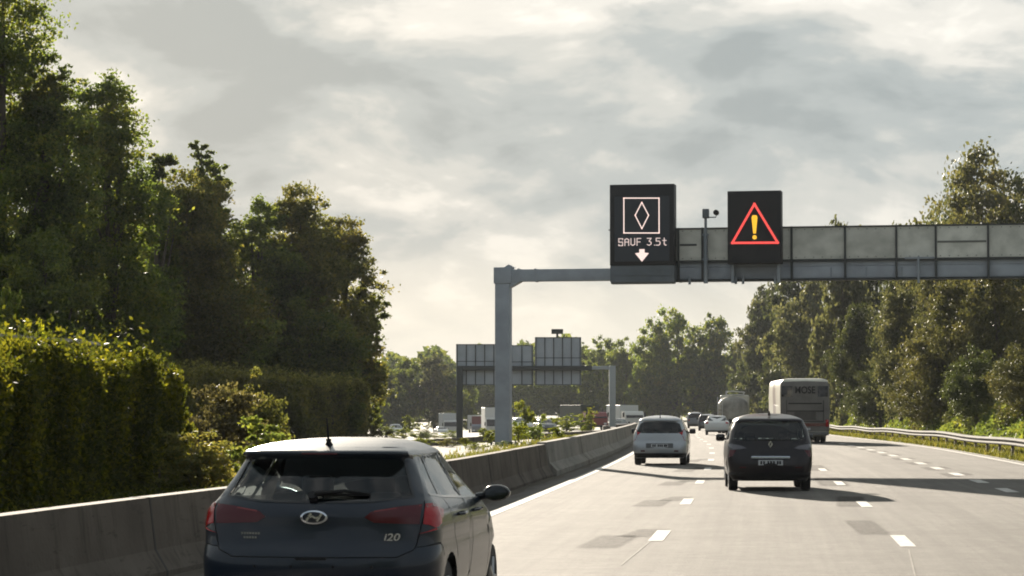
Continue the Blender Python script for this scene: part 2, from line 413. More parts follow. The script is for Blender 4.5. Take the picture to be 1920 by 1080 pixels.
# painted markings
def dash(b, z, d, w, ln):
    p = [off(z - ln / 2, d - w / 2), off(z - ln / 2, d + w / 2), off(z + ln / 2, d + w / 2), off(z + ln / 2, d - w / 2)]
    b.add([(q.x, q.y, q.z + 0.006) for q in p], [(0, 1, 2, 3)])
b = MB()
for k in range(-2, 30): dash(b, 35.7 + 12.85 * k, 0.0, 0.20, 2.9)
for k in range(-2, 30): dash(b, 34.6 + 13.0 * k, 3.28, 0.20, 2.9)
for k in range(-4, 34): dash(b, 55.8 + 6.6 * k, 6.68, 0.28, 2.7)
o = b.build("lane_marking", M_PAINT, fix=False); tag(o, "white broken lane lines on the asphalt", kind='structure')
zz = frange(-20, 420, 3)
o = ribbon("edge_line", lambda z: off(z, -3.22), lambda z: off(z, -3.00), zz, M_PAINT, 0.006); tag(o, "solid white line along the left barrier")
o = ribbon("edge_line", lambda z: off(z, 9.62), lambda z: off(z, 9.82), zz, M_PAINT, 0.006); tag(o, "solid white line on the guardrail side")
# black patches where old markings were burnt off
def patch_mat():
    m = mat("bitumen_patch", (0.070, 0.062, 0.053), 0.9, spec=0.15, bump=(60, 0.4))
    nt = m.node_tree; N = nt.nodes; L = nt.links; out = N['Material Output']; b = N['Principled BSDF']
    tc = N.new('ShaderNodeTexCoord'); n = N.new('ShaderNodeTexNoise'); n.inputs['Scale'].default_value = 7; n.inputs['Detail'].default_value = 7; n.inputs['Roughness'].default_value = 0.75
    L.new(tc.outputs['Object'], n.inputs['Vector'])
    sp = N.new('ShaderNodeSeparateXYZ'); L.new(tc.outputs['UV'], sp.inputs[0])
    def fade(s):      # 0 at both rims of the patch, 1 inside
        a = N.new('ShaderNodeMath'); a.operation = 'PINGPONG'; L.new(s, a.inputs[0]); a.inputs[1].default_value = 0.5
        c = N.new('ShaderNodeMath'); c.operation = 'MULTIPLY'; L.new(a.outputs[0], c.inputs[0]); c.inputs[1].default_value = 6.0; c.use_clamp = True
        return c.outputs[0]
    mu = N.new('ShaderNodeMath'); mu.operation = 'MULTIPLY'; L.new(fade(sp.outputs[0]), mu.inputs[0]); L.new(fade(sp.outputs[1]), mu.inputs[1])
    r = N.new('ShaderNodeValToRGB'); r.color_ramp.elements[0].position = 0.34; r.color_ramp.elements[1].position = 0.54
    r.color_ramp.elements[1].color = (0.9, 0.9, 0.9, 1)
    L.new(n.outputs['Fac'], r.inputs['Fac'])
    m2 = N.new('ShaderNodeMath'); m2.operation = 'MULTIPLY'; L.new(mu.outputs[0], m2.inputs[0]); L.new(r.outputs[0], m2.inputs[1])
    t = N.new('ShaderNodeBsdfTransparent'); mx = N.new('ShaderNodeMixShader'); L.new(m2.outputs[0], mx.inputs[0]); L.new(t.outputs[0], mx.inputs[1]); L.new(b.outputs[0], mx.inputs[2])
    L.new(mx.outputs[0], out.inputs['Surface']); return m
M_PATCH = patch_mat()
pv = []; pf = []; pu = []
def patch(z0, z1, d0, d1, skew=0.0):
    k = len(pv)
    for z, d, u in ((z0, d0 - skew, (0, 0)), (z0, d1 - skew, (1, 0)), (z1, d1, (1, 1)), (z1, d0, (0, 1))):
        p = off(z, d); pv.append((p.x, p.y, p.z + 0.003)); pu.append(u)
    pf.append((k, k + 1, k + 2, k + 3))
for z, d in ((35.45, 0), (49.1, 0), (61.5, 0), (74, 0), (87, 0)):
    patch(z - 3.2, z + 0.4, d - 0.85, d - 0.25, 0.12)
    patch(z - 0.3, z + 2.3, d - 0.38, d + 0.12, 0.25)
patch(36, 41, 2.65, 3.15, -0.1); patch(46, 52, 2.9, 3.5, 0.2); patch(58, 66, 2.75, 3.5); patch(72, 80, 2.7, 3.5)
for z in range(66, 160, 7): patch(z, z + 4.2, 6.25, 6.62); patch(z + 2, z + 5, 6.8, 7.1)
o = mesh_obj("road_patch", pv, pf, M_PATCH); ul = o.data.uv_layers.new(name="UVMap")
for l in o.data.loops: ul.data[l.index].uv = pu[l.vertex_index]
tag(o, "dark patches where old lane marks were removed", kind='structure')
# hairline cracks sealed in pale filler
b = MB()
for z0, z1, d0, d1 in ((29.0, 35, -0.16, -0.06), (27, 32.5, 3.02, 3.24)):
    p = [off(z0, d0), off(z0, d0 + 0.02), off(z1, d1 + 0.02), off(z1, d1)]
    b.add([(q.x, q.y, q.z + 0.004) for q in p], [(0, 1, 2, 3)])
o = b.build("road_crack", mat("crack_filler", (0.25, 0.235, 0.205), 0.9, var=(5, (0.17, 0.155, 0.135)), spec=0.1), fix=False); tag(o, "thin pale seams in the asphalt", kind='structure')

# ------------------------------------------------------------------ concrete barriers
JER = [(-0.30, 0.0), (-0.30, 0.08), (-0.17, 0.30), (-0.10, 0.85), (0.10, 0.85), (0.17, 0.30), (0.30, 0.08), (0.30, 0.0)]
def fA(z, d, h): return off(z, barr(z) + d - 0.12, h - 0.02)
def barrier(label, z0, z1, prof, m, joint, fn=fA, step=3):
    t = thing("concrete_barrier", label, "barrier", tuple(fn(z0, 0, 0)))
    inv = Matrix.Translation(-t.location)
    f2 = lambda z, d, h: inv @ Vector(fn(z, d, h))
    sweep("wall", prof, f2, frange(z0, z1, step), m, t)
    for z in np.arange(z0 + joint, z1 - 1, joint):
        jp = [(d * 1.0 + (0.006 if d > 0 else -0.006), h + (0.004 if h > 0.5 else 0)) for d, h in prof]
        sweep("joint", jp, f2, [z, z + 0.05], M_GAP, t)
    return t
barrier("long dark grey concrete safety wall beside the blue hatchback", 8, 66, JER, M_CONC, 6.2)
JER2 = [(-0.34, 0.0), (-0.34, 0.1), (-0.2, 0.36), (-0.12, 0.9), (0.12, 0.9), (0.2, 0.36), (0.40, 0.16), (0.40, 0.0)]
barrier("paler sloping concrete safety wall to the left of the silver car", 66.2, 330, JER2, M_CONC2, 14, step=4)
fB = lambda z, d, h: Vector((far_barr_x(z) + d, z, base(z) - 0.36 + h))
barrier("low concrete wall edging the opposite carriageway behind the gantry column", 52, 320, [(d, h * 1.12) for d, h in JER], M_CONC, 18, fB, 4)

gt = ribbon("gutter_dirt", lambda z: off(z, barr(z) + 0.10), lambda z: off(z, barr(z) + 0.42 + 0.10 * math.sin(z * 0.8) * math.sin(z * 0.31)), frange(10, 300, 1.0), mat("gutter_grit", (0.075, 0.065, 0.052), 0.95, var=(4, (0.12, 0.105, 0.085)), bump=(30, 0.6), spec=0.1), 0.004)
tag(gt, "strip of dark grit along the foot of the left barrier")
# ------------------------------------------------------------------ guardrail
gr = thing("guardrail", "galvanised twin wave guardrail on rusty posts along the right verge", "guardrail", tuple(off(60, 10.35)))
gi = Matrix.Translation(-gr.location)
def fR(z, d, h): return gi @ (off(z, 10.35 + 0.05 * math.sin(z * 0.16), h + 0.03 * math.sin(z * 0.23)) + Vector((d, 0, 0)))
W = [(0.0, 0.42), (-0.10, 0.455), (-0.12, 0.49), (-0.10, 0.52), (-0.01, 0.55), (-0.01, 0.57), (-0.10, 0.60), (-0.12, 0.635), (-0.10, 0.67), (0.0, 0.70), (0.012, 0.70), (0.012, 0.42)]
sweep("rail", W, fR, frange(40, 420, 3), M_RAIL, gr)
for i, z in enumerate(np.arange(62, 62 + 4 * 60, 4.0)):
    b = MB(); p = fR(z, 0, 0); q = fR(z, 0, 0.66)
    b.box(p.x + 0.0, p.x + 0.10, p.y - 0.03, p.y + 0.03, p.z - 0.05, q.z); b.build("post", M_POST, gr)
# ================================================================== GANTRY
M_BLACK = mat("matt_black_housing", (0.012, 0.012, 0.014), 0.55, bump=(3, 0.05))
M_SCREEN = mat("dark_led_screen", (0.030, 0.036, 0.046), 0.45)
M_SKIRT = mat("blue_grey_sheet", (0.13, 0.15, 0.17), 0.6, var=(1.5, (0.10, 0.115, 0.125)))
M_PANEL = mat("stained_grey_cladding", (0.66, 0.66, 0.60), 0.8, var=(0.7, (0.50, 0.505, 0.455)), bump=(2, 0.2), stretch=(1, 1, 2.5))
M_BEAM = mat("grey_painted_beam", (0.34, 0.375, 0.42), 0.65, var=(1.2, (0.26, 0.285, 0.32)))
M_RIB = mat("dark_rib", (0.05, 0.055, 0.055), 0.7)
M_LEDW = mat("led_white", (0.8, 0.6, 0.55), 0.5, emis=((1.0, 0.78, 0.70), 0.30))
M_LEDR = mat("led_red", (0.5, 0.02, 0.02), 0.5, emis=((1.0, 0.10, 0.085), 0.36))
M_LEDY = mat("led_amber", (0.5, 0.3, 0.02), 0.5, emis=((1.0, 0.50, 0.035), 0.36))
GS = 0.20
def gl(px, z=None):
    k = (px - 960) / FP; return (90 * k + 0.3) / (0.98 + GS * k)
def gz(py, px):
    L_ = gl(px); s = FP / (90 - GS * L_); return CH + (764 - py) / s
G0 = Vector((-0.3, 90.0, 0.0)); grz = math.atan2(-GS, 0.98)
gan = thing("sign_gantry", "large grey steel gantry with panelled beam spanning all lanes", "gantry", tuple(G0), grz)
base_z = 0.42
b = MB(); b.rbox(-0.26, 0.26, -0.26, 0.26, base_z - 0.9, 6.66, 0.035)
b.rbox(-0.30, 0.34, -0.29, 0.29, 6.12, 6.70, 0.03); b.prism([(0.2, 6.25), (0.75, 6.25), (0.2, 5.95)], 'y', -0.22, 0.22); b.prism([(0.05, 6.69), (0.22, 6.80), (0.42, 6.69)], 'y', -0.2, 0.2)
b.build("column", M_BEAM, gan, True)
b = MB(); b.rbox(-0.48, 0.48, -0.48, 0.48, base_z - 0.6, base_z + 0.05, 0.03)
for x in (-0.36, 0.36):
    for y in (-0.36, 0.36): b.tube([(x, y, base_z + 0.04), (x, y, base_z + 0.16)], 0.035, 6)
b.build("base_plate", M_RIB, gan, True)
b = MB(); b.rbox(20.6, 21.2, -0.3, 0.3, -0.9, 6.66, 0.035); b.build("column", M_BEAM, gan, True)
LE = 20.9
b = MB(); b.rbox(0.20, LE, -0.24, 0.24, 6.20, 6.62, 0.02); b.box(1.15, 1.21, -0.26, 0.26, 6.18, 6.64); b.box(0.55, 0.6, -0.26, 0.26, 6.17, 6.65)
b.build("beam", M_BEAM, gan, True)
x0 = gl(1275)
bays = [4.2] + [gl(px) for px in (1275, 1320, 1375, 1487, 1587, 1683, 1757, 1855)] + [18.9, 20.4, LE - 0.05]
for i, (u0, u1) in enumerate(zip(bays[:-1], bays[1:])):
    k = (1.0, 0.90, 1.04, 0.95, 0.92, 0.88, 0.99, 1.08, 0.94, 1.0, 0.93)[i % 11]
    mp_ = mat("stained_cladding", (0.64 * k, 0.64 * k, 0.585 * k), 0.85, var=(0.9, (0.47 * k, 0.475 * k, 0.43 * k)), bump=(2, 0.2), stretch=(1 + 0.2 * i, 1, 2.5), spec=0.2)
    b = MB(); b.box(u0 + 0.037, u1 - 0.037, -0.32, 0.32, 6.86, 7.93); pn_ = b.build("cladding", mp_, gan)
    b = MB()
    for xx in np.arange(u0 + 0.15, u1 - 0.1, 0.3):
        for zz_ in (6.92, 7.87): b.box(xx - 0.014, xx + 0.014, -0.335, -0.321, zz_ - 0.014, zz_ + 0.014)
    if len(b.v): b.build("rivets", M_RIB, pn_)
    if i in (1, 7): b = MB(); b.rbox(u0 + 0.05, (u1 if i == 7 else u0 + 0.7) - 0.06, -0.332, -0.321, 7.36, 7.43, 0.004); b.build("stain", M_RIB if i == 1 else mat("grime", (0.16, 0.165, 0.15), 0.9), pn_)
b = MB(); b.box(4.2, LE, -0.25, 0.25, 6.623, 6.768); b.build("beam", M_BEAM, gan)
b = MB(); b.box(4.2, LE, -0.34, 0.34, 6.77, 6.85); b.box(4.2, LE, -0.35, 0.35, 7.935, 7.985); b.box(4.2, LE, -0.30, 0.30, 6.13, 6.19); b.build("walkway_edge", M_RIB, gan)
for px in (1275, 1320, 1375, 1487, 1587, 1683, 1757, 1855):
    L_ = gl(px); b = MB(); b.box(L_ - 0.035, L_ + 0.035, -0.37, 0.37, 6.12, 7.99); b.build("rib", M_RIB, gan)
for L_ in (18.9, 20.4):
    b = MB(); b.box(L_ - 0.035, L_ + 0.035, -0.37, 0.37, 6.12, 7.99); b.build("rib", M_RIB, gan)
b = MB()
b.box(14.42, 14.5, -0.45, -0.36, 6.0, 6.9); b.tube([(14.0, -0.42, 6.84), (15.0, -0.42, 6.84)], 0.04, 6)
b.build("bracket", M_GALV, gan)
for L_ in (6.65, 8.25, 8.5, 9.6): b = MB(); b.box(L_ - 0.04, L_ + 0.04, -0.45, -0.37, 6.02, 6.3); b.build("bracket", M_GALV, gan)
for L_ in (11.5, 12.7, 13.9): b = MB(); b.box(L_ - 0.02, L_ + 0.02, -0.26, -0.245, 6.24, 6.56); b.build("cable_clip", M_GALV, gan)
# little surveillance camera on its pole
cm = thing("traffic_camera", "slim grey pole with box and small round camera between the two lit signs", "camera", tuple(G0), grz)
Lc = gl(1327)
b = MB(); b.tube([(Lc, -0.47, 6.05), (Lc, -0.47, 7.75)], 0.075, 10); b.tube([(Lc, -0.47, 7.7), (Lc, -0.47, 8.45)], 0.05, 10); b.box(Lc - 0.1, Lc + 0.1, -0.53, -0.37, 7.70, 7.76); b.box(Lc - 0.1, Lc + 0.1, -0.53, -0.37, 6.85, 6.91)
b.build("pole", M_GALV, cm, True)
b = MB(); b.rbox(Lc - 0.10, Lc + 0.12, -0.58, -0.36, 8.30, 8.62, 0.02); b.build("control_box", M_SKIRT, cm, True)
b = MB(); b.tube([(Lc + 0.1, -0.47, 8.33), (Lc + 0.36, -0.47, 8.33), (Lc + 0.38, -0.47, 8.42)], 0.022, 6); b.build("arm", M_GALV, cm, True)
b = MB(); b.tube([(Lc + 0.37, -0.60, 8.49), (Lc + 0.37, -0.58, 8.49), (Lc + 0.37, -0.36, 8.49), (Lc + 0.37, -0.30, 8.49)], [0.07, 0.095, 0.095, 0.05], 12); b.build("camera_head", M_BLACK, cm, True)

def strokes(bd, lines, w, y0, y1):
    """flat strokes standing on the sign face (x along the sign, z up)"""
    for ln in lines:
        for (xa, za), (xb, zb) in zip(ln[:-1], ln[1:]):
            d = Vector((xb - xa, zb - za)); l = d.length
            if l < 1e-6: continue
            d /= l; n = Vector((-d.y, d.x)) * (w / 2); e = d * (w / 2)
            A = Vector((xa, za)) - e; B = Vector((xb, zb)) + e
            bd.prism([tuple(A - n), tuple(B - n), tuple(B + n), tuple(A + n)], 'y', y0, y1)
def sign_pt(px, py): return (gl(px), gz(py, px))

s1 = thing("matrix_sign", "tall black sign with lit white diamond in a square", "road sign", tuple(G0), grz)
xa, zt = sign_pt(1152, 350); xb, _ = sign_pt(1272, 350); _, zb = sign_pt(1211, 500); _, zs_ = sign_pt(1211, 533)
FY = -0.95
b = MB(); b.rbox(xa, xb, FY, -0.38, zb, zt, 0.02); b.build("housing", M_BLACK, s1, True)
b = MB(); b.box(xa + 0.01, xb - 0.01, FY + 0.03, -0.40, zs_ + 0.04, zb - 0.004); b.box(xa + 0.01, xb - 0.01, FY + 0.01, FY + 0.029, zs_ + 0.26, zs_ + 0.30); b.prism([(FY + 0.03, zs_ + 0.04), (-0.4, zs_ + 0.04), (-0.45, zs_ - 0.02), (FY + 0.10, zs_ - 0.02)], 'x', xa + 0.03, xb - 0.03); b.build("skirt", M_SKIRT, s1)
sa = sign_pt(1161, 372); sb = sign_pt(1263, 492)
b = MB(); b.box(sa[0], sb[0], FY - 0.012, FY + 0.001, sb[1], sa[1]); b.build("screen", M_SCREEN, s1)
b = MB(); b.tube([(xa - 0.10, -0.6, 7.93), (xa, -0.6, 7.93)], 0.02, 6); b.build("bracket", M_RIB, s1)
def P(px, py): return sign_pt(px, py)
b = MB(); strokes(b, [[P(1178.5, 375), P(1244, 375), P(1244, 440), P(1178.5, 440), P(1178.5, 375)]], 0.036, FY - 0.03, FY - 0.0125)
strokes(b, [[P(1212, 383), P(1224.5, 407), P(1212, 432), P(1199.5, 407), P(1212, 383)]], 0.033, FY - 0.03, FY - 0.0125)
ax, az_ = P(1212, 482); b.prism([(ax - 0.09, az_ + 0.22), (ax + 0.09, az_ + 0.22), (ax + 0.09, az_ + 0.10), (ax + 0.24, az_ + 0.08), (ax, az_ - 0.21), (ax - 0.24, az_ + 0.08), (ax - 0.09, az_ + 0.10)], 'y', FY - 0.03, FY - 0.0125)
b.build("pictogram", M_LEDW, s1)
GL = {'S': [[(2, 5), (2, 6), (0, 6), (0, 3), (2, 3), (2, 0), (0, 0), (0, 1)]], 'A': [[(0, 0), (0, 5), (1, 6), (2, 5), (2, 0)], [(0, 3), (2, 3)]],
      'U': [[(0, 6), (0, 1), (1, 0), (2, 1), (2, 6)]], 'F': [[(0, 0), (0, 6), (2, 6)], [(0, 3), (1.6, 3)]],
      '3': [[(0, 6), (2, 6), (1, 3.5), (2, 2.5), (2, 1), (1, 0), (0, 0.6)]], '.': [[(0.6, 0), (0.7, 0)]],
      '5': [[(2, 6), (0, 6), (0, 3.5), (1.4, 3.5), (2, 2.5), (2, 1), (1.4, 0), (0, 0)]], 't': [[(1, 6), (1, 1), (1.5, 0), (2, 0)], [(0.2, 4), (2, 4)]]}
xl, zl = P(1169, 463.5); xr, zh = P(1257, 449.5)
b = MB(); adv = {'.': 1.5, ' ': 2.2}; tot = sum(adv.get(c, 3.2) for c in "SAUF 3.5t") - 1.2; u = (xr - xl) / tot; cx = xl
for c in "SAUF 3.5t":
    if c in GL: strokes(b, [[(cx + p[0] * u, zl + p[1] * (zh - zl) / 6) for p in ln] for ln in GL[c]], 0.027, FY - 0.028, FY - 0.0125)
    cx += adv.get(c, 3.2) * u
b.build("lettering", mat("led_dim_white", (0.6, 0.5, 0.48), 0.5, emis=((1.0, 0.80, 0.74), 0.20)), s1)

s2 = thing("matrix_sign", "black sign with lit red triangle and amber exclamation mark", "road sign", tuple(G0), grz)
xa, zt = P(1371, 362); xb, _ = P(1471, 362); _, zb = P(1421, 497)
b = MB(); b.rbox(xa, xb, FY, -0.38, zb, zt, 0.02); b.box(xa + 0.04, xb - 0.04, FY - 0.006, FY + 0.003, zb + 0.06, zt - 0.08); b.build("housing", M_BLACK, s2, True)
for x in (xa + 0.13, xb - 0.13): b = MB(); b.box(x - 0.05, x + 0.05, -0.62, -0.40, 6.05, zb - 0.003); b.build("bracket", M_GALV, s2)
b = MB(); strokes(b, [[P(1421.5, 386), P(1464.5, 458), P(1380, 458.5), P(1421.5, 386)]], 0.075, FY - 0.03, FY - 0.0065)
for q in (P(1421.5, 386), P(1464.5, 458), P(1380, 458.5)):
    b.prism([(q[0] + 0.045 * math.cos(t * math.pi / 6), q[1] + 0.045 * math.sin(t * math.pi / 6)) for t in range(12)], 'y', FY - 0.034, FY - 0.0065)
b.build("warning_triangle", M_LEDR, s2)
b = MB(); e0 = P(1421.5, 407); e1 = P(1421.5, 441)
b.prism([(e0[0] - 0.10, e0[1] - 0.08), (e0[0] - 0.07, e0[1]), (e0[0] + 0.07, e0[1]), (e0[0] + 0.10, e0[1] - 0.08), (e1[0] + 0.045, e1[1]), (e1[0] - 0.045, e1[1])], 'y', FY - 0.03, FY - 0.0065)
e2 = P(1421.5, 448); b.prism([(e2[0] + 0.075 * math.cos(t * math.pi / 6), e2[1] + 0.075 * math.sin(t * math.pi / 6)) for t in range(12)], 'y', FY - 0.03, FY - 0.0065)
b.build("exclamation_mark", M_LEDY, s2)

# ------------------------------------------------------------------ far gantry, seen from behind
ZG = 215.0; S2 = FP / ZG
def F(px, py=None): return (px - 960) / S2 if py is None else CH + (764 - py) / S2
fg = thing("sign_gantry", "distant grey gantry showing the ribbed backs of its direction boards", "gantry", (0, ZG, 0))
fb = base(ZG) - 0.4
b = MB(); b.rbox(F(1142), F(1154), -0.25, 0.25, fb, F(0, 686), 0.04); b.build("column", mat("pale_column", (0.34, 0.37, 0.38), 0.6), fg, True)
b = MB(); b.rbox(F(856), F(868), -0.25, 0.25, fb - 0.4, F(0, 686), 0.04); b.build("column", M_RIB, fg, True)
b = MB(); b.rbox(F(856), F(1110), -0.22, 0.22, F(0, 695), F(0, 686), 0.03); b.build("beam", M_RIB, fg, True)
b = MB(); b.rbox(F(1110), F(1153), -0.20, 0.20, F(0, 693), F(0, 686.5), 0.03); b.build("beam", mat("pale_beam", (0.34, 0.37, 0.38), 0.6), fg, True)
M_BACK = mat("sheet_aluminium_back", (0.40, 0.44, 0.49), 0.6, 0.0, var=(0.6, (0.32, 0.355, 0.395)))
for (xa_, xb_, ya, yb) in ((855, 928, 645, 722), (957, 1000, 647, 722), (1003, 1090, 632, 722)):
    pn = MB(); pn.box(F(xa_), F(xb_), 0.30, 0.36, F(0, yb), F(0, ya)); pobj = pn.build("board", M_BACK, fg)
    n = max(2, int((xb_ - xa_) / 17))
    q = MB()
    for i in range(n + 1):
        x = F(xa_ + 2 + (xb_ - xa_ - 4) * i / n); q.box(x - 0.035, x + 0.035, 0.23, 0.298, F(0, yb) + 0.02, F(0, ya) - 0.02)
    for yy in (ya + 1, (ya + yb) / 2 - 6, yb - 1): q.box(F(xa_) + 0.02, F(xb_) - 0.02, 0.262, 0.299, F(0, yy) - 0.025, F(0, yy) + 0.025)
    q.build("stiffener", M_RIB, pobj)
b = MB(); b.box(F(1034), F(1056), 0.1, 0.5, F(0, 626), F(0, 617)); b.box(F(1043), F(1047), 0.25, 0.35, F(0, 633), F(0, 626)); b.build("beacon_box", M_RIB, fg)

# ================================================================== VEGETATION
M_BARK = mat("bark", (0.05, 0.040, 0.030), 0.9, var=(4, (0.085, 0.07, 0.055)), bump=(14, 0.6), stretch=(1, 1, 0.25))
LM = {
 'dark': leaf_mat("leaf_dark", (0.042, 0.060, 0.024), (0.075, 0.100, 0.036), (0.135, 0.145, 0.040), 0.52, 0.5, (2.0, 1.9, 0.8)),
 'oak': leaf_mat("leaf_olive", (0.052, 0.062, 0.026), (0.092, 0.100, 0.042), (0.160, 0.140, 0.050), 0.50, 0.5, (2.0, 1.85, 0.8)),
 'green': leaf_mat("leaf_green", (0.044, 0.066, 0.024), (0.082, 0.112, 0.038), (0.160, 0.160, 0.044), 0.55, 0.5, (2.1, 2.0, 0.8)),
 'willow': leaf_mat("leaf_willow", (0.045, 0.055, 0.030), (0.080, 0.088, 0.048), (0.150, 0.145, 0.080), 0.45),
 'yellow': leaf_mat("leaf_yellow", (0.050, 0.072, 0.012), (0.100, 0.125, 0.018), (0.200, 0.200, 0.028), 0.55, 0.5, (2.3, 2.2, 0.8)),
 'hedge': leaf_mat("leaf_hedge", (0.022, 0.030, 0.010), (0.044, 0.054, 0.014), (0.130, 0.130, 0.020), 0.50, 1.2, (2.4, 2.2, 0.8)),
 'wgreen': leaf_mat("leaf_wood_green", (0.036, 0.050, 0.024), (0.064, 0.082, 0.036), (0.115, 0.125, 0.052), 0.38),
 'woak': leaf_mat("leaf_wood_olive", (0.044, 0.050, 0.026), (0.078, 0.082, 0.040), (0.130, 0.120, 0.058), 0.38),
 'wdark': leaf_mat("leaf_wood_dark", (0.028, 0.038, 0.020), (0.048, 0.060, 0.030), (0.085, 0.092, 0.042), 0.35),
 'wwillow': leaf_mat("leaf_wood_willow", (0.050, 0.058, 0.034), (0.086, 0.094, 0.054), (0.145, 0.145, 0.085), 0.38),
 'thicket': leaf_mat("leaf_thicket", (0.070, 0.074, 0.030), (0.125, 0.128, 0.048), (0.230, 0.220, 0.080), 0.5, 0.9, (2.2, 2.0, 0.9)),
 'brown': leaf_mat("leaf_brown", (0.050, 0.046, 0.028), (0.082, 0.076, 0.045), (0.130, 0.118, 0.060), 0.42),
}
def leaf_mesh(name, C, size, rng, material, up=0.0, aspect=0.6):
    """one leaf-sized folded blade at each centre"""
    n = len(C); a = rng.normal(size=(n, 3)); a[:, 2] *= (1 - up); a /= np.linalg.norm(a, axis=1)[:, None]
    b_ = rng.normal(size=(n, 3)); b_ -= a * (a * b_).sum(1)[:, None]; b_ /= np.linalg.norm(b_, axis=1)[:, None]
    s = size * rng.uniform(0.55, 1.35, n)[:, None]
    V = np.empty((n, 4, 3)); V[:, 0] = C - a * s; V[:, 1] = C + b_ * s * aspect; V[:, 2] = C + a * s; V[:, 3] = C - b_ * s * aspect
    me = bpy.data.meshes.new(name); me.vertices.add(n * 4); me.vertices.foreach_set('co', V.reshape(-1).astype(np.float32))
    me.loops.add(n * 4); me.loops.foreach_set('vertex_index', np.arange(n * 4, dtype=np.int32))
    me.polygons.add(n); me.polygons.foreach_set('loop_start', np.arange(0, n * 4, 4, dtype=np.int32))
    me.polygons.foreach_set('loop_total', np.full(n, 4, dtype=np.int32)); me.update(calc_edges=True)
    me.materials.append(material); return me

def crown_pts(rng, n, H, R, hb, nclump, shape, cs, gap):
    """leaf centres: small sprays gathered on lobes spread over an uneven crown; returns centres and lobe list"""
    cl = []
    for i in range(nclump):
        t = (i + rng.uniform()) / nclump
        if shape == 'round': pr = math.sqrt(max(0, 1 - (2 * t - 0.85) ** 2 / 1.4)) if t < .98 else .25
        elif shape == 'tall': pr = (0.55 + 0.45 * math.sin(math.pi * min(1, t * 1.1))) * (1 - 0.75 * max(0, t - 0.55) / 0.45)
        else: pr = (1 - t) ** 0.6 * (0.35 + 0.65 * min(1, t * 5))        # 'cone'
        a = rng.uniform(0, 2 * math.pi); lop = 1 + 0.16 * math.sin(2 * a + t * 5) + 0.10 * math.sin(5 * a - t * 9)
        r = R * cs * rng.uniform(0.75, 1.25) * (0.72 + 0.32 * pr)
        rr = max(0, R * pr * lop - r * 0.75) * (rng.uniform(0.1, 1) ** 0.4)
        z = hb + r * 0.4 + (H - hb - r * 1.1) * t
        cl.append((rr * math.cos(a), rr * math.sin(a), z, r))
    cl = np.array(cl); ns = max(60, n // 55); w = cl[:, 3] ** 2
    li = rng.choice(len(cl), ns, p=w / w.sum()); d = rng.normal(size=(ns, 3)); d /= np.linalg.norm(d, axis=1)[:, None]
    rr = rng.uniform(0, 1, ns) ** 0.36 * np.where(rng.uniform(size=ns) < 0.10, 1.22, 1.0)
    sc_ = cl[li, :3] + d * (cl[li, 3] * rr)[:, None] * np.array([1, 1, 0.85]); sr = cl[li, 3] * rng.uniform(0.14, 0.38, ns)
    q = sc_ / R; ph = rng.uniform(0, 6.28, 3)        # hollows between the boughs
    hole = np.sin(q[:, 0] * 6.5 + ph[0]) * np.sin(q[:, 1] * 6.5 + ph[1]) * np.sin(q[:, 2] * 5.0 + ph[2]) + 0.25 * rng.normal(size=ns)
    sr = np.where(hole > gap, sr * 0.25, sr)
    # a spray leans outwards and is flatter than it is wide
    k = rng.choice(ns, n, p=sr ** 1.5 / (sr ** 1.5).sum()); g_ = rng.normal(size=(n, 3)) * np.array([0.62, 0.62, 0.36])
    C = sc_[k] + g_ * sr[k][:, None] + d[k] * (rng.uniform(0, 0.9, n) * sr[k])[:, None]
    return C, cl

def trunk_mesh(name, rng, H, hb, cl, tr, nb=12):
    b = MB(); k = rng.normal(size=2) * 0.02 * H
    b.tube([(0, 0, -0.02 * H), (0, 0, 0.0), (k[0] * .4, k[1] * .4, H * 0.3), (k[0], k[1], H * 0.6), (k[0] * 1.4, k[1] * 1.4, H * 0.86)], [tr * 1.4, tr, tr * 0.75, tr * 0.45, tr * 0.12], 8)
    for i in rng.permutation(len(cl))[:nb]:
        x, y, z, r = cl[i]; z0 = max(hb * 0.5, z - 0.22 * H - abs(rng.normal()) * 0.05 * H)
        q = Vector((k[0] * z0 / H, k[1] * z0 / H, z0)); e = Vector((x, y, z)); m = q.lerp(e, 0.5) + Vector((0, 0, -0.02 * H))
        b.tube([q, m, e], [tr * 0.35, tr * 0.22, tr * 0.06], 5)
    o = b.build(name, M_BARK, None, True); COL.objects.unlink(o); me = o.data; bpy.data.objects.remove(o); return me

_proto = {}
def proto(kind, shape, k, n=9000, leaf=0.05, cs=0.34, nclump=42, gap=0.25):
    key = (kind, shape, k, n)
    if key not in _proto:
        rng = np.random.default_rng(hash((shape, k, n)) % 9973 if False else (k * 131 + n + len(shape) * 17 + len(kind)))
        C, cl = crown_pts(rng, n, 2.6, 1.0, 0.25, nclump, shape, cs, gap)
        me = leaf_mesh("crown", C, leaf, rng, LM[kind]); tm = trunk_mesh("trunk", rng, 2.6, 0.25, cl, 0.055)
        _proto[key] = (me, tm)
    return _proto[key]

def at(px, Z): return (px - 960) / FP * Z
def plant(name, label, cat, px, top, wpx, Z, meshes, nomH=2.6, rz=0.0, group=None, gzv=None):
    X = at(px, Z); g_ = ground_z(X, Z) if gzv is None else gzv
    H = CH + (764 - top) / FP * Z - g_; R = wpx / 2 / FP * Z
    t = thing(name, label, cat, (X, Z, g_), rz, group, (R, R, H / nomH))
    link(bpy.data.objects.new("crown", meshes[0]), t)
    if meshes[1]: link(bpy.data.objects.new("trunk", meshes[1]), t)
    return t

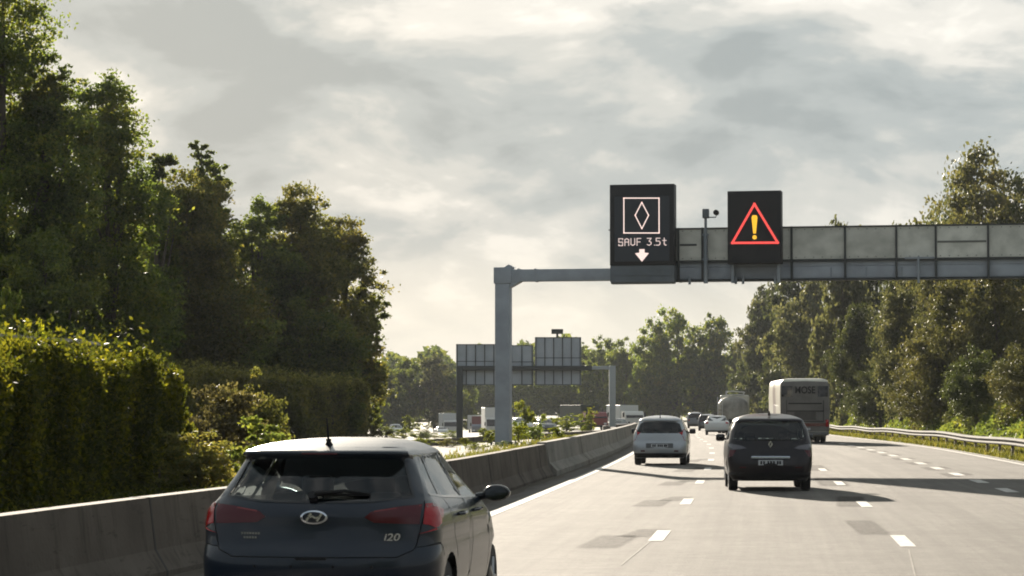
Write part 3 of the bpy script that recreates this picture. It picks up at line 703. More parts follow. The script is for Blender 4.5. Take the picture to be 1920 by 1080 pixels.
# --- big trees on the left: each its own crown (built in real size)
def big_tree(px, top, wpx, Z, kind, shape, label, n, leaf, seed, nclump=60, cs=0.27, hb=0.12, name="broadleaf_tree", gap=0.3):
    X = at(px, Z); g_ = ground_z(X, Z); H = CH + (764 - top) / FP * Z - g_; R = wpx / 2 / FP * Z
    rng = np.random.default_rng(seed)
    C, cl = crown_pts(rng, n, H, R, H * hb, nclump, shape, cs, gap)
    t = thing(name, label, "tree", (X, Z, g_), 0, "tall trees on the left side")
    link(bpy.data.objects.new("crown", leaf_mesh("crown", C, leaf, rng, LM[kind])), t)
    link(bpy.data.objects.new("trunk", trunk_mesh("trunk", rng, H, H * hb, cl, 0.022 * H, 16)), t)
LT = [
 (0, -120, 330, 112, 'green', 'round', "tallest green tree at the far left, its top cut by the frame", 46000, 0.13, 1, 74),
 (95, 85, 200, 112, 'green', 'round', "slimmer leafy tree just right of the tallest left tree", 22000, 0.12, 31, 40),
 (190, 145, 270, 118, 'green', 'round', "broad yellow green tree with a rounded top, second step down from the left", 40000, 0.13, 2, 70),
 (375, 238, 130, 140, 'dark', 'cone', "narrow pointed dark tree rising behind its rounder neighbours", 15000, 0.15, 3, 40),
 (415, 295, 110, 142, 'dark', 'round', "dark tree with a small top just right of the pointed one", 15000, 0.15, 33, 36),
 (345, 315, 280, 132, 'oak', 'round', "wide dark olive tree in front of the pointed tree", 42000, 0.14, 4, 70),
 (490, 375, 200, 144, 'dark', 'round', "dark rounded tree in the middle of the left tree row", 28000, 0.15, 34, 50),
 (570, 352, 230, 146, 'oak', 'round', "olive brown domed tree second from the right end of the left row", 36000, 0.15, 5, 64),
 (645, 410, 170, 150, 'oak', 'round', "airy olive tree at the right end of the left tree row", 20000, 0.14, 6, 50),
 (682, 500, 110, 152, 'dark', 'round', "small thin tree leaning over the edge of the left row", 7000, 0.13, 7, 26),
 (300, 268, 110, 128, 'green', 'round', "leafy crown filling the step between the yellow green and the pointed tree", 16000, 0.13, 35, 40),
 (250, 470, 230, 124, 'dark', 'round', "low dark tree filling the gap under the yellow green tree", 22000, 0.14, 8, 40),
 (80, 430, 260, 108, 'dark', 'round', "low dark tree in the shade behind the trimmed hedge", 24000, 0.13, 9, 44),
 (430, 520, 240, 136, 'dark', 'round', "low dark tree below the wide olive tree", 20000, 0.15, 10, 40),
 (590, 560, 210, 140, 'dark', 'round', "low dark tree between the domed tree and the second hedge", 16000, 0.14, 11, 36),
]
for (px, top, w, Z, kd, sh, lb, n, lf, sd, nc) in LT:
    big_tree(px, top, w, Z, kd, sh, lb, int(n * 1.9), lf * 0.68, sd, nc // 2, 0.40, gap=0.20)

# --- hedges
def hedge(label, p0, p1, depth, h0, h1, g0, n, leaf, kind, seed, core=True):
    rng = np.random.default_rng(seed); p0 = Vector(p0); p1 = Vector(p1); L_ = (p1 - p0).length; d = (p1 - p0) / L_; nr = Vector((-d.y, d.x))
    if nr.x > 0: nr = -nr            # depth goes to the left
    t = thing("hedge", label, "hedge", (p0.x, p0.y, g0))
    s = rng.uniform(0, 1, n); hh = h0 + (h1 - h0) * s + 0.13 * np.sin(s * 19 + seed) + 0.08 * np.sin(s * 47) + 0.05 * np.sin(s * 140)
    face = rng.choice(4, n, p=[0.50, 0.30, 0.10, 0.10])   # front, top, end, back
    a = np.empty(n); b_ = np.empty(n); z = np.empty(n); th = np.abs(rng.normal(size=n)) * 0.16
    end = 0.28 * rng.uniform(size=n)
    bulge = 0.22 * np.sin(s * 13 + 1) * np.sin(s * 29 + 2) + 0.14 * np.sin(s * 53 + seed)
    for f in range(4):
        m = face == f; k = m.sum(); u = rng.uniform(size=k)
        if f == 0: a[m] = s[m] * L_; b_[m] = th[m] + bulge[m] * (0.2 + 0.8 * u); z[m] = hh[m] * u ** 0.9
        if f == 1: a[m] = s[m] * L_; b_[m] = depth * u; z[m] = hh[m] - th[m] + np.where(rng.uniform(size=k) < .16, rng.uniform(0, 1, k) ** 2 * .55, 0)
        if f == 2: a[m] = L_ - th[m] + 0.35 * np.sin(u * 9) * 0.6; b_[m] = depth * rng.uniform(size=k); z[m] = h1 * u
        if f == 3: a[m] = s[m] * L_; b_[m] = depth - th[m]; z[m] = hh[m] * u
    # ragged corner roundness
    rc = 0.45; over = np.clip(z - (hh - rc), 0, rc); b_ = b_ + np.where(face == 0, (1 - np.sqrt(np.clip(1 - (over / rc) ** 2, 0, 1))) * rc * 0.6, 0)
    overL = np.clip(a - (L_ - rc), 0, None); z -= np.where(face == 1, overL * 0.45, 0)
    C = np.stack([d.x * a + nr.x * b_, d.y * a + nr.y * b_, z], 1) + rng.normal(size=(n, 3)) * 0.05
    link(bpy.data.objects.new("foliage", leaf_mesh("foliage", C, leaf, rng, LM[kind])), t)
    if core:
        b = MB(); M = Matrix(((d.x, nr.x, 0, 0), (d.y, nr.y, 0, 0), (0, 0, 1, 0), (0, 0, 0, 1)))
        b.box(0.3, L_ - 0.45, 0.35, depth - 0.3, -0.1, min(h0, h1) - 0.4, M); b.build("branches", M_BARK, t)
hedge("long trimmed hedge with sunlit yellow rim behind the left barrier", (-5.9, 24), (-5.75, 44), 2.6, 2.12, 2.15, 0.30, 150000, 0.038, 'hedge', 5)
hedge("darker overgrown hedge standing behind the hatchback roof", (-14.9, 112), (-7.3, 129), 2.6, 4.1, 3.5, -0.55, 60000, 0.075, 'thicket', 9)

# --- shrubs: low, many kinds
def shrub(px, top, wpx, Z, kind, label, k=0, n=4200, leaf=0.06, gv=None, name="shrub", group=None, shape='round', flat=1.0):
    return plant(name, label, "shrub", px, top, wpx, Z, proto(kind, shape, k % 5, n, leaf, 0.5, 12, 0.3), rz=k * 1.3, group=group, gzv=gv)
shrub(372, 800, 170, 39, 'oak', "brownish bush at the end of the trimmed hedge", 1, 7000, 0.05, 0.2)
shrub(322, 690, 90, 44, 'hedge', "sunlit yellow green bush growing out of the hedge end", 2, 7000, 0.055, 0.2)
shrub(440, 862, 90, 40, 'yellow', "small bright green bush by the barrier left of the hatchback", 3, 4200, 0.07, 0.2)
shrub(300, 860, 150, 40, 'hedge', "leafy suckers at the foot of the trimmed hedge", 8, 5000, 0.06, 0.2)
shrub(415, 715, 170, 52, 'brown', "tall twiggy brown bush behind the hedge end", 4, 7000, 0.05, 0.0)
shrub(460, 700, 130, 60, 'oak', "twiggy olive bush above the left rear lamp of the hatchback", 5, 7000, 0.05, 0.0)
shrub(478, 780, 150, 44, 'dark', "dark bush touching the hatchback's left roof corner", 6, 5000, 0.06, 0.0)
shrub(540, 690, 130, 120, 'oak', "tangled thicket bush left of the aerial of the hatchback", 7, 7000, 0.05, None)
shrub(640, 720, 110, 128, 'dark', "thicket bush right of the aerial of the hatchback", 9, 5000, 0.06, None)
shrub(700, 790, 60, 132, 'brown', "low brown bush at the right end of the dark thicket", 10, 4200, 0.06, None)
shrub(200, 600, 130, 84, 'green', "pale green bushy top rising over the trimmed hedge", 11, 7000, 0.05, None)
shrub(75, 612, 40, 40, 'yellow', "bright yellow shoots standing on the hedge at the far left", 12, 1500, 0.09, 1.6)
shrub(20, 540, 90, 66, 'green', "slanting green shoots above the shed roof", 13, 2500, 0.07, 0.0)
# median planting
for i, (px, top, w, Z, kd, lb) in enumerate([
    (985, 738, 62, 112, 'green', "bright green sapling just right of the gantry column"),
    (972, 790, 44, 99, 'yellow', "bushy yellow green plant at the foot of the column"),
    (1010, 797, 56, 101, 'green', "green bush in the middle of the median planting"),
    (1045, 800, 44, 106, 'yellow', "yellow green bush at the right end of the median planting"),
    (915, 806, 30, 96, 'yellow', "small leafy plant left of the gantry column"),
    (890, 828, 50, 80, 'yellow', "low weeds above the barrier near the hatchback roof"),
    (925, 842, 56, 72, 'yellow', "weeds hanging over the barrier top left of the column base"),
    (1075, 812, 30, 112, 'green', "last low plant before the median narrows"),
]):
    X = at(px, Z); shrub(px, top, w, Z, kd, lb, 20 + i, 4200, 0.052, median_z(X, Z) - 0.05 if Z < 110 else None, group="plants growing on the median")
for i, (px, top, w, Z, kd, lb) in enumerate([
    (1062, 775, 60, 260, 'yellow', "sunny bush beyond the opposite road right of the sapling"),
    (1030, 782, 40, 268, 'green', "small bush left of the sunny bush by the opposite road"),
    (1108, 762, 44, 262, 'yellow', "square yellowish bush in front of the dark red lorry"),
    (768, 778, 40, 330, 'yellow', "bush beside the far white van"),
    (905, 800, 34, 190, 'yellow', "bush under the far lorries left of the column"),
    (790, 806, 60, 205, 'green', "low growth along the far left road edge"),
]):
    shrub(px, top, w, Z, kd, lb, 30 + i, 4200, 0.052, None, group="bushes along the far road")

for i, (px, top, w, Z, kd, lb) in enumerate([
    (745, 812, 60, 92, 'oak', "olive weeds on the median just right of the thicket"),
    (790, 818, 56, 88, 'yellow', "sunlit weeds on the median above the hatchback roof corner"),
    (838, 822, 50, 86, 'oak', "dull weeds on the median between roof and column"),
    (872, 820, 40, 92, 'yellow', "tuft of bright weeds left of the column base"),
    (945, 826, 46, 87, 'dark', "dark scrub wrapped round the column base"),
    (700, 808, 70, 96, 'brown', "brown weeds at the left end of the visible median"),
]):
    X = at(px, Z); shrub(px, top, w, Z, kd, lb, 40 + i, 4200, 0.052, median_z(X, Z) - 0.05, group="plants growing on the median")
for i, (px, top, w, Z, kd, lb) in enumerate([
    (725, 796, 60, 210, 'green', "bush at the far left end of the opposite road"),
    (800, 804, 50, 215, 'oak', "low bush in the grass below the grey box lorry"),
    (850, 806, 50, 220, 'yellow', "low bush at the foot of the distant left column"),
    (760, 803, 50, 230, 'yellow', "low bush below the far white van"),
    (925, 803, 30, 215, 'green', "low bush seen left beside the gantry column"),
]):
    shrub(px, top, w, Z, kd, lb, 50 + i, 4200, 0.052, None, group="bushes along the far road")
# creepers covering the median below the trimmed hedge
rng = np.random.default_rng(12); pts = []
for i in range(52000):
    z = rng.uniform(20, 60); d = rng.uniform(0.05, 1) ** 0.8 * 4.6; a = med_a(z); x = a.x - d + 0.15
    h = (0.05 + 0.16 * min(1, d / 1.2) * (0.6 + 0.6 * math.sin(z * 0.9) * math.sin(z * 0.37 + d))); pts.append((x, z, median_z(x, z) + max(0.05, h) * rng.uniform(0, 1)))
o = link(bpy.data.objects.new("creepers", leaf_mesh("creepers", np.array(pts), 0.03, rng, LM['hedge']))); tag(o, "dark creepers spilling between the trimmed hedge and the barrier", kind='stuff')

# --- woods on the right and across the background
def wood(rows, group, margin, zmin):
    for i, (px, top, w, Z, kd, sh, lb) in enumerate(rows):
        Z = max(Z, zmin)
        while at(px, Z) < line1(Z) + margin and at(px, Z) > line1(Z) - 24: Z += 4        # never on the carriageway
        plant("broadleaf_tree", lb, "tree", px, top, w, Z, proto(('w' + kd) if zmin < 300 else kd, sh, (i * 5 + len(group)) % 4, 26000 if Z < 230 else 13000, 0.026 if Z < 230 else 0.042, 0.42, 26, 0.35), rz=i * 2.1, group=group)
wood([
 (1432, 528, 130, 185, 'willow', 'tall', "pale yellow green willow at the left end of the right wood"),
 (1410, 640, 90, 178, 'green', 'tall', "smaller green tree at the foot of the pale willow"),
 (1530, 500, 150, 180, 'willow', 'tall', "grey green willow under the amber warning sign"),
 (1490, 610, 120, 172, 'green', 'tall', "green tree directly behind the coach"),
 (1585, 405, 130, 205, 'willow', 'round', "tall tree whose thin top shows above the gantry beam"),
 (1680, 412, 110, 205, 'dark', 'tall', "dark tree with single tips poking above the gantry beam"),
 (1610, 560, 120, 168, 'dark', 'tall', "dark narrow tree in the shaded gap right of the coach"),
 (1690, 520, 150, 152, 'willow', 'tall', "large olive tree just behind the guardrail, left of centre"),
 (1780, 505, 170, 146, 'oak', 'tall', "bulky olive tree in the middle of the right wood"),
 (1880, 470, 190, 140, 'oak', 'tall', "bulky olive tree at the right edge of the photo"),
 (1845, 290, 290, 196, 'oak', 'round', "huge round topped tree above the right end of the beam"),
 (1950, 310, 240, 190, 'green', 'round', "second huge tree cut by the right frame edge"),
 (1795, 335, 190, 214, 'green', 'round', "round tree just behind and left of the huge crown"),
 (1880, 330, 200, 222, 'oak', 'round', "olive crown filling the space behind the huge tree"),
 (1760, 430, 120, 188, 'oak', 'round', "low shoulder tree left of the huge round tree"),
 (1500, 470, 150, 330, 'dark', 'round', "dark tree filling the wood behind the grey green willow"),
 (1640, 455, 150, 262, 'dark', 'round', "dark tree of the back row below the middle of the beam"),
 (1720, 450, 150, 228, 'oak', 'round', "olive tree of the back row left of the huge round tree"),
 (1440, 545, 110, 380, 'dark', 'round', "dark tree half behind the pale willow"),
 (1800, 440, 170, 215, 'dark', 'round', "dark tree under the huge round tree"),
 (1900, 430, 170, 205, 'dark', 'round', "dark tree of the back row at the right frame edge"),
 (1560, 690, 90, 158, 'dark', 'round', "dark bushy tree right behind the coach corner"),
 (1650, 680, 120, 140, 'dark', 'round', "dark bushy young tree above the guardrail"),
 (1740, 660, 120, 130, 'oak', 'round', "olive young tree with visible stem above the guardrail"),
 (1830, 650, 130, 124, 'green', 'round', "green young tree close behind the guardrail"),
 (1920, 640, 140, 118, 'oak', 'round', "young tree at the right frame edge above the guardrail"),
], "trees of the wood behind the guardrail", 13.2, 100)
wood([
 (1225, 600, 100, 330, 'green', 'round', "left dome of the twin topped green tree in mid distance"),
 (1268, 578, 110, 335, 'green', 'round', "right dome of the twin topped green tree in mid distance"),
 (1345, 580, 110, 320, 'green', 'round', "green tree between the warning sign and the twin domed tree"),
 (1300, 650, 110, 312, 'dark', 'round', "dark tree above the tanker"),
 (1385, 640, 80, 300, 'willow', 'tall', "pale tree just left of the coach"),
 (1210, 690, 90, 345, 'green', 'tall', "lower green tree above the silver car"),
 (1130, 628, 90, 380, 'dark', 'round', "dark tree right of the distant sign boards"),
 (1170, 636, 80, 372, 'dark', 'round', "dark tree between the distant gantry post and the twin domed tree"),
 (1085, 640, 90, 390, 'dark', 'round', "dark tree directly behind the right distant board"),
 (1020, 640, 100, 400, 'dark', 'round', "far tree with its tips above the tallest board"),
 (965, 655, 90, 395, 'dark', 'round', "far tree behind the middle board"),
 (905, 648, 90, 410, 'dark', 'round', "far tree left of the gantry column"),
 (815, 662, 100, 372, 'willow', 'round', "yellowish far tree left of the distant boards"),
 (860, 668, 80, 400, 'dark', 'round', "far dark tree between the yellowish tree and the boards"),
 (760, 668, 90, 420, 'dark', 'round', "far bluish tree right of the left tree row"),
 (715, 680, 90, 430, 'dark', 'round', "far bluish tree touching the left tree row"),
 (735, 720, 70, 380, 'green', 'round', "lower far tree beside the left tree row"),
 (1060, 700, 110, 350, 'dark', 'round', "dark low tree below the distant boards on the right"),
 (940, 710, 110, 360, 'dark', 'round', "dark low tree hidden partly by the column"),
 (870, 715, 90, 365, 'dark', 'round', "dark low tree above the far lorries"),
 (1240, 720, 100, 380, 'dark', 'round', "dark low tree behind the silver car roof"),
 (1340, 700, 100, 400, 'dark', 'round', "dark low tree behind the tanker"),
], "trees of the distant wood", 14, 500)
# far-off wood behind: reads as one mass
rng = np.random.default_rng(77)
pts = []
for i in range(60000):
    z = rng.uniform(700, 780); x = rng.uniform(-170, 190); h = 20.5 + 3.5 * math.sin(x * 0.13) * math.sin(x * 0.047 + 1) + 2 * math.sin(x * 0.5)
    pts.append((x, z, base(500) - 2.4 + h * rng.uniform(0, 1) ** 0.8))
o = link(bpy.data.objects.new("far_wood", leaf_mesh("far_wood", np.array(pts), 1.1, rng, LM['dark']))); tag(o, "dark far-off wood closing the horizon", kind='stuff')
pts = []  # unseen leaves added behind the camera, darkening what the car rears reflect
for i in range(30000):
    z = -rng.uniform(45, 190); s_ = 1 if rng.uniform() < .5 else -1; x = s_ * (16 + abs(rng.normal()) * 7) - 3.3 + z * 0.12
    pts.append((x, z, -0.5 + (17 + 4 * math.sin(z * .21) + 2 * math.sin(z * .09 + s_)) * rng.uniform(0, 1) ** 0.8))
for i in range(12000):
    pts.append((rng.uniform(-70, 50), -rng.uniform(195, 215), -0.5 + (14 + 3 * math.sin(i)) * rng.uniform(0, 1) ** 0.8))
o = link(bpy.data.objects.new("roadside_wood", leaf_mesh("roadside_wood", np.array(pts), 0.55, rng, LM['dark']))); tag(o, "unseen wood added behind the viewpoint to darken reflections", kind='stuff')
# undergrowth behind the guardrail, dark and dense
n = 110000; zq = rng.uniform(60, 330, n); dq = 12.6 + np.abs(rng.normal(size=n)) * 3.2
pts = []
for z, d in zip(zq, dq):
    h = (0.5 + (d - 12.6) * 1.0) * (0.75 + 0.5 * math.sin(z * 0.37) * math.sin(z * 0.11)); h = max(0.2, min(4.5, h)); p = off(z, d); pts.append((p.x, p.y, p.z + h * rng.uniform(0, 1) ** 0.7))
o = link(bpy.data.objects.new("undergrowth", leaf_mesh("undergrowth", np.array(pts), 0.14, rng, LM['dark']))); tag(o, "tangled undergrowth at the edge of the right wood", kind='stuff')
# grass tufts
def grass(name, label, P_, h, seed, mat_):
    rng = np.random.default_rng(seed); n = len(P_); P_ = np.array(P_); a = rng.uniform(0, 6.28, n); ln = h * rng.uniform(0.5, 1.3, n); w = 0.018 * (P_[:, 1] / 60)
    lean = rng.normal(size=(n, 2)) * 0.35
    V = np.empty((n, 3, 3)); V[:, 0] = P_ + np.stack([np.cos(a) * w, np.sin(a) * w, np.zeros(n)], 1); V[:, 1] = P_ - np.stack([np.cos(a) * w, np.sin(a) * w, np.zeros(n)], 1)
    V[:, 2] = P_ + np.stack([lean[:, 0] * ln, lean[:, 1] * ln, ln], 1)
    me = bpy.data.meshes.new(name); me.vertices.add(n * 3); me.vertices.foreach_set('co', V.reshape(-1)); me.loops.add(n * 3); me.loops.foreach_set('vertex_index', np.arange(n * 3, dtype=np.int32))
    me.polygons.add(n); me.polygons.foreach_set('loop_start', np.arange(0, n * 3, 3, dtype=np.int32)); me.polygons.foreach_set('loop_total', np.full(n, 3, dtype=np.int32)); me.update(calc_edges=True)
    me.materials.append(mat_); o = link(bpy.data.objects.new(name, me)); tag(o, label, kind='stuff')
rng = np.random.default_rng(5)
P_ = []
for i in range(15000):
    z = rng.uniform(58, 140); a = med_a(z); b_ = med_b(z); w = a.x - b_.x; x = a.x - min(w - .1, 0.12 + abs(rng.normal()) * 1.0) if w > .5 else a.x - .2; P_.append((x, z, median_z(x, z)))
M_GR = leaf_mat("grass_blade", (0.045, 0.055, 0.016), (0.085, 0.090, 0.024), (0.150, 0.135, 0.050), 0.5, 0.8)
grass("grass", "yellow green grass growing over the median", P_, 0.15, 3, M_GR)
P_ = []
for i in range(45000):
    z = rng.uniform(50, 330); d = 10.15 + abs(rng.normal()) * 1.2; p = off(z, d); P_.append((p.x, p.y, p.z - 0.02 + max(0, (d - 10.1)) * 0.11))
grass("grass", "grass growing under and behind the guardrail", P_, 0.26, 4, M_GR)

# --- shed roof behind the hedge at the far left
sx_, sz_ = -11.0, 56.0
sd = thing("shed", "small pale roofed shed half hidden behind the trimmed hedge", "shed", (sx_, sz_, -0.4))
b = MB(); b.box(-1.6, 1.6, -1.5, 1.5, 0, 3.55); b.build("wall", mat("shed_wall", (0.16, 0.15, 0.14), 0.8, var=(2, (0.11, 0.105, 0.10))), sd)
b = MB(); b.prism([(-1.85, 3.90), (1.85, 3.62), (1.85, 3.56), (-1.85, 3.84)], 'y', -1.7, 1.7)
b.build("roof", mat("shed_roof", (0.42, 0.40, 0.37), 0.6, var=(3, (0.30, 0.29, 0.27))), sd)
# ================================================================== VEHICLES
def paint(name, col, rough=0.32, metal=0.2, coat=1.0, spec=0.5): return mat(name, col, rough, metal, coat=coat, spec=spec)
M_TYRE = mat("tyre_rubber", (0.014, 0.014, 0.014), 0.8)
M_RIM = mat("alloy_rim", (0.30, 0.31, 0.32), 0.35, 0.8)
M_PLAST = mat("black_plastic", (0.010, 0.010, 0.011), 0.55, spec=0.25)
M_TRIM = mat("gloss_black_trim", (0.006, 0.006, 0.008), 0.15, coat=0.4, spec=0.3)
M_UNDER = mat("underbody", (0.008, 0.008, 0.008), 0.9)
M_CHROME = mat("chrome", (0.62, 0.66, 0.72), 0.15, 1.0)
M_SEAT = mat("seat_cloth", (0.035, 0.036, 0.04), 0.9)
M_LAMP = mat("red_lamp_lens", (0.34, 0.004, 0.008), 0.2, coat=0.25, spec=0.3)
M_LAMPD = mat("dark_red_lens", (0.07, 0.003, 0.008), 0.2, coat=0.25, spec=0.3)
M_LAMPG = mat("smoked_clear_lens", (0.09, 0.085, 0.10), 0.15, coat=1.0)
M_PLATE = mat("number_plate_white", (0.55, 0.56, 0.56), 0.4, var=(30, (0.30, 0.31, 0.33)), stretch=(1, 1, 0.3))
M_SHUT = mat("shut_line", (0.004, 0.004, 0.005), 0.9)
GL_DARK = glass_mat("tinted_glass", (0.55, 0.64, 0.65)); GL_CLEAR = glass_mat("clear_glass", (0.74, 0.80, 0.78))
GL_PRIV = glass_mat("privacy_glass", (0.20, 0.26, 0.28))

class Shell:
    """car body lofted from horizontal rings; surface parameters (U round the right half from the rear centre, V upwards)"""
    A, Cc, B_ = 0.8, 0.25, 3.6
    def __init__(s, knots, nf=8, sk=5):
        K = np.array(knots, float)          # z, w, r, f, rc, bowR, bowF
        q = np.linspace(0, len(K) - 1, (len(K) - 1) * nf + 1)
        arr = np.stack([np.interp(q, np.arange(len(K)), K[:, i]) for i in range(7)], 1)
        ker = np.hanning(sk + 2)[1:-1]; ker /= ker.sum(); h = sk // 2
        pad = np.pad(arr, ((h, h), (0, 0)), mode='reflect', reflect_type='odd')
        arr = np.stack([np.convolve(pad[:, i], ker, mode='valid') for i in range(7)], 1)
        arr[:, 0] = np.maximum.accumulate(arr[:, 0] + np.arange(len(arr)) * 1e-6)
        s.a = arr; d = np.diff(arr[:, :3], axis=0); s.V = np.concatenate([[0], np.cumsum(np.sqrt((d ** 2).sum(1)) + 1e-4)])
        s.Umax = 2 * s.A + 2 * s.Cc + s.B_; s.Vmax = s.V[-1]
    def par(s, V): return [float(np.interp(V, s.V, s.a[:, i])) for i in range(7)]
    def vz(s, z): return float(np.interp(z, s.a[:, 0], s.V))
    def ends(s, V):
        z, w, r, f, rc, br, bf = s.par(V); rc = min(rc, w * 0.55); w0 = w - rc
        L_ = max(0.02, f - r); k = min(1.0, L_ / 1.2); br *= k; bf *= k
        y0 = r + br + rc * 2 * br / w0 + rc; y1 = f - bf - rc * 2 * bf / w0 - rc
        if y0 > y1 - 0.02: m = (r + f) / 2; y0 = m - 0.01; y1 = m + 0.01
        return z, w, r, f, rc, br, bf, w0, y0, y1
    def P(s, U, V):
        z, w, r, f, rc, br, bf, w0, y0, y1 = s.ends(V); A, C_, B_ = s.A, s.Cc, s.B_
        if U <= A: t = U / A; return Vector((t * w0, r + br * t * t, z))
        if U <= A + C_:
            t = (U - A) / C_; p0 = Vector((w0, r + br, z)); p1 = Vector((w, min(y0, r + br + rc * 2 * br / w0), z)); p2 = Vector((w, y0, z))
            return p0 * (1 - t) ** 2 + p1 * 2 * t * (1 - t) + p2 * t * t
        if U <= A + C_ + B_: t = (U - A - C_) / B_; return Vector((w + 0.012 * math.sin(math.pi * t), y0 + t * (y1 - y0), z))
        if U <= A + 2 * C_ + B_:
            t = 1 - (U - A - C_ - B_) / C_; p0 = Vector((w0, f - bf, z)); p1 = Vector((w, max(y1, f - bf - rc * 2 * bf / w0), z)); p2 = Vector((w, y1, z))
            return p0 * (1 - t) ** 2 + p1 * 2 * t * (1 - t) + p2 * t * t
        t = max(0, (s.Umax - U) / A); return Vector((t * w0, f - bf * t * t, z))
    def N(s, U, V):
        e = 1e-3; U = min(max(U, e), s.Umax - e); V = min(max(V, e), s.Vmax - e)
        n = (s.P(U + e, V) - s.P(U - e, V)).cross(s.P(U, V + e) - s.P(U, V - e))
        return n.normalized() if n.length > 1e-12 else Vector((0, 0, 1))
    # feature points: R = rear (x in metres, z), S = side (y, z), F = front (x, z)
    def R(s, x, z):
        V = s.vz(z); e = s.ends(V); w0 = e[7]; w = e[1]
        if x <= w0: return (max(0, x) / w0 * s.A, V)
        return (s.A + min(1.0, (x - w0) / max(1e-3, w - w0)) * s.Cc, V)
    def S(s, y, z):
        V = s.vz(z); e = s.ends(V); t = (y - e[8]) / (e[9] - e[8]); return (s.A + s.Cc + t * s.B_, V)
    def F(s, x, z): u, V = s.R(x, z); return (s.Umax - u, V)
    def poly(s, pts, n=5):
        out = []; m = len(pts)
        for i in range(m):
            a = pts[i]; b = pts[(i + 1) % m]
            if a[0] == b[0]:
                for k in range(n):
                    t = k / n; out.append(getattr(s, a[0])(a[1] + (b[1] - a[1]) * t, a[2] + (b[2] - a[2]) * t))
            else:
                ua = getattr(s, a[0])(a[1], a[2]); ub = getattr(s, b[0])(b[1], b[2])
                for k in range(n): t = k / n; out.append((ua[0] + (ub[0] - ua[0]) * t, ua[1] + (ub[1] - ua[1]) * t))
        return out
    def build(s, regions, mats, root, du=0.09, dv=0.05, body_name="body", body_mat=None, pair=()):
        """regions = [(name, points, offset)]; returns {name: object or [left, right]}"""
        polys = [(nm, s.poly(p), o) for nm, p, o in regions]
        us = list(np.linspace(0, s.A, max(3, int(s.A / du)))) + list(np.linspace(s.A, s.A + s.Cc, 6))[1:] + list(np.linspace(s.A + s.Cc, s.A + s.Cc + s.B_, int(s.B_ / (du * 1.6))))[1:] \
            + list(np.linspace(s.A + s.Cc + s.B_, s.A + 2 * s.Cc + s.B_, 6))[1:] + list(np.linspace(s.A + 2 * s.Cc + s.B_, s.Umax, max(3, int(s.A / du))))[1:]
        vs_ = list(np.linspace(0, s.Vmax, int(s.Vmax / dv)))
        pts = []; edges = []
        for nm, pl, o in polys:
            k = len(pts); pts += pl; edges += [(k + i, k + (i + 1) % len(pl)) for i in range(len(pl))]
        feat = np.array(pts) if pts else np.zeros((0, 2)); eps = 0.018
        for u in us:
            for v in vs_:
                if len(feat) and 0 < u < s.Umax and 0 < v < s.Vmax and np.min((feat[:, 0] - u) ** 2 + (feat[:, 1] - v) ** 2) < eps * eps: continue
                pts.append((float(u), float(v)))
        ov, oe, of, *_ = delaunay_2d_cdt([Vector(p) for p in pts], edges, [], 0, 1e-6)
        def inside(p, pl):
            c = False; j = len(pl) - 1
            for i in range(len(pl)):
                if ((pl[i][1] > p[1]) != (pl[j][1] > p[1])) and p[0] < (pl[j][0] - pl[i][0]) * (p[1] - pl[i][1]) / (pl[j][1] - pl[i][1]) + pl[i][0]: c = not c
                j = i
            return c
        bb = [(min(p[0] for p in pl), max(p[0] for p in pl), min(p[1] for p in pl), max(p[1] for p in pl)) for _, pl, _ in polys]
        groups = {}
        for f in of:
            c = (ov[f[0]] + ov[f[1]] + ov[f[2]]) / 3; which = None
            for i, (nm, pl, o) in enumerate(polys):
                if bb[i][0] <= c.x <= bb[i][1] and bb[i][2] <= c.y <= bb[i][3] and inside(c, pl): which = i; break
            groups.setdefault(which, []).append(f)
        byname = {}
        for w_, fs in groups.items():
            nm = body_name if w_ is None else polys[w_][0]
            if nm == 'hole': continue
            byname.setdefault(nm, []).append((0.0 if w_ is None else polys[w_][2], fs))
        out = {}
        for nm, lst in byname.items():
            sides = []
            V_ = []; F_ = []
            for offs, fs in lst:
                idx = {}
                for f in fs:
                    ff = []
                    for k in f:
                        if k not in idx:
                            u, v = ov[k]; p = s.P(u, v)
                            if offs: p = p + s.N(u, v) * offs
                            idx[k] = len(V_); V_.append(p)
                        ff.append(idx[k])
                    F_.append(tuple(ff))
            m_ = mats.get(nm, body_mat)
            Vm = [Vector((-p.x, p.y, p.z)) for p in V_]; Fm = [tuple(reversed(f)) for f in F_]
            if nm in pair:
                out[nm] = [mesh_obj(nm, V_, F_, m_, root, True), mesh_obj(nm, Vm, Fm, m_, root, True)]
            else:
                n = len(V_); o = mesh_obj(nm, V_ + Vm, F_ + [tuple(i + n for i in f) for f in Fm], m_, root, True)
                bm = bmesh.new(); bm.from_mesh(o.data); bmesh.ops.remove_doubles(bm, verts=[v for v in bm.verts if abs(v.co.x) < 1e-3], dist=1e-4); bm.to_mesh(o.data); bm.free()
                out[nm] = o
        return out
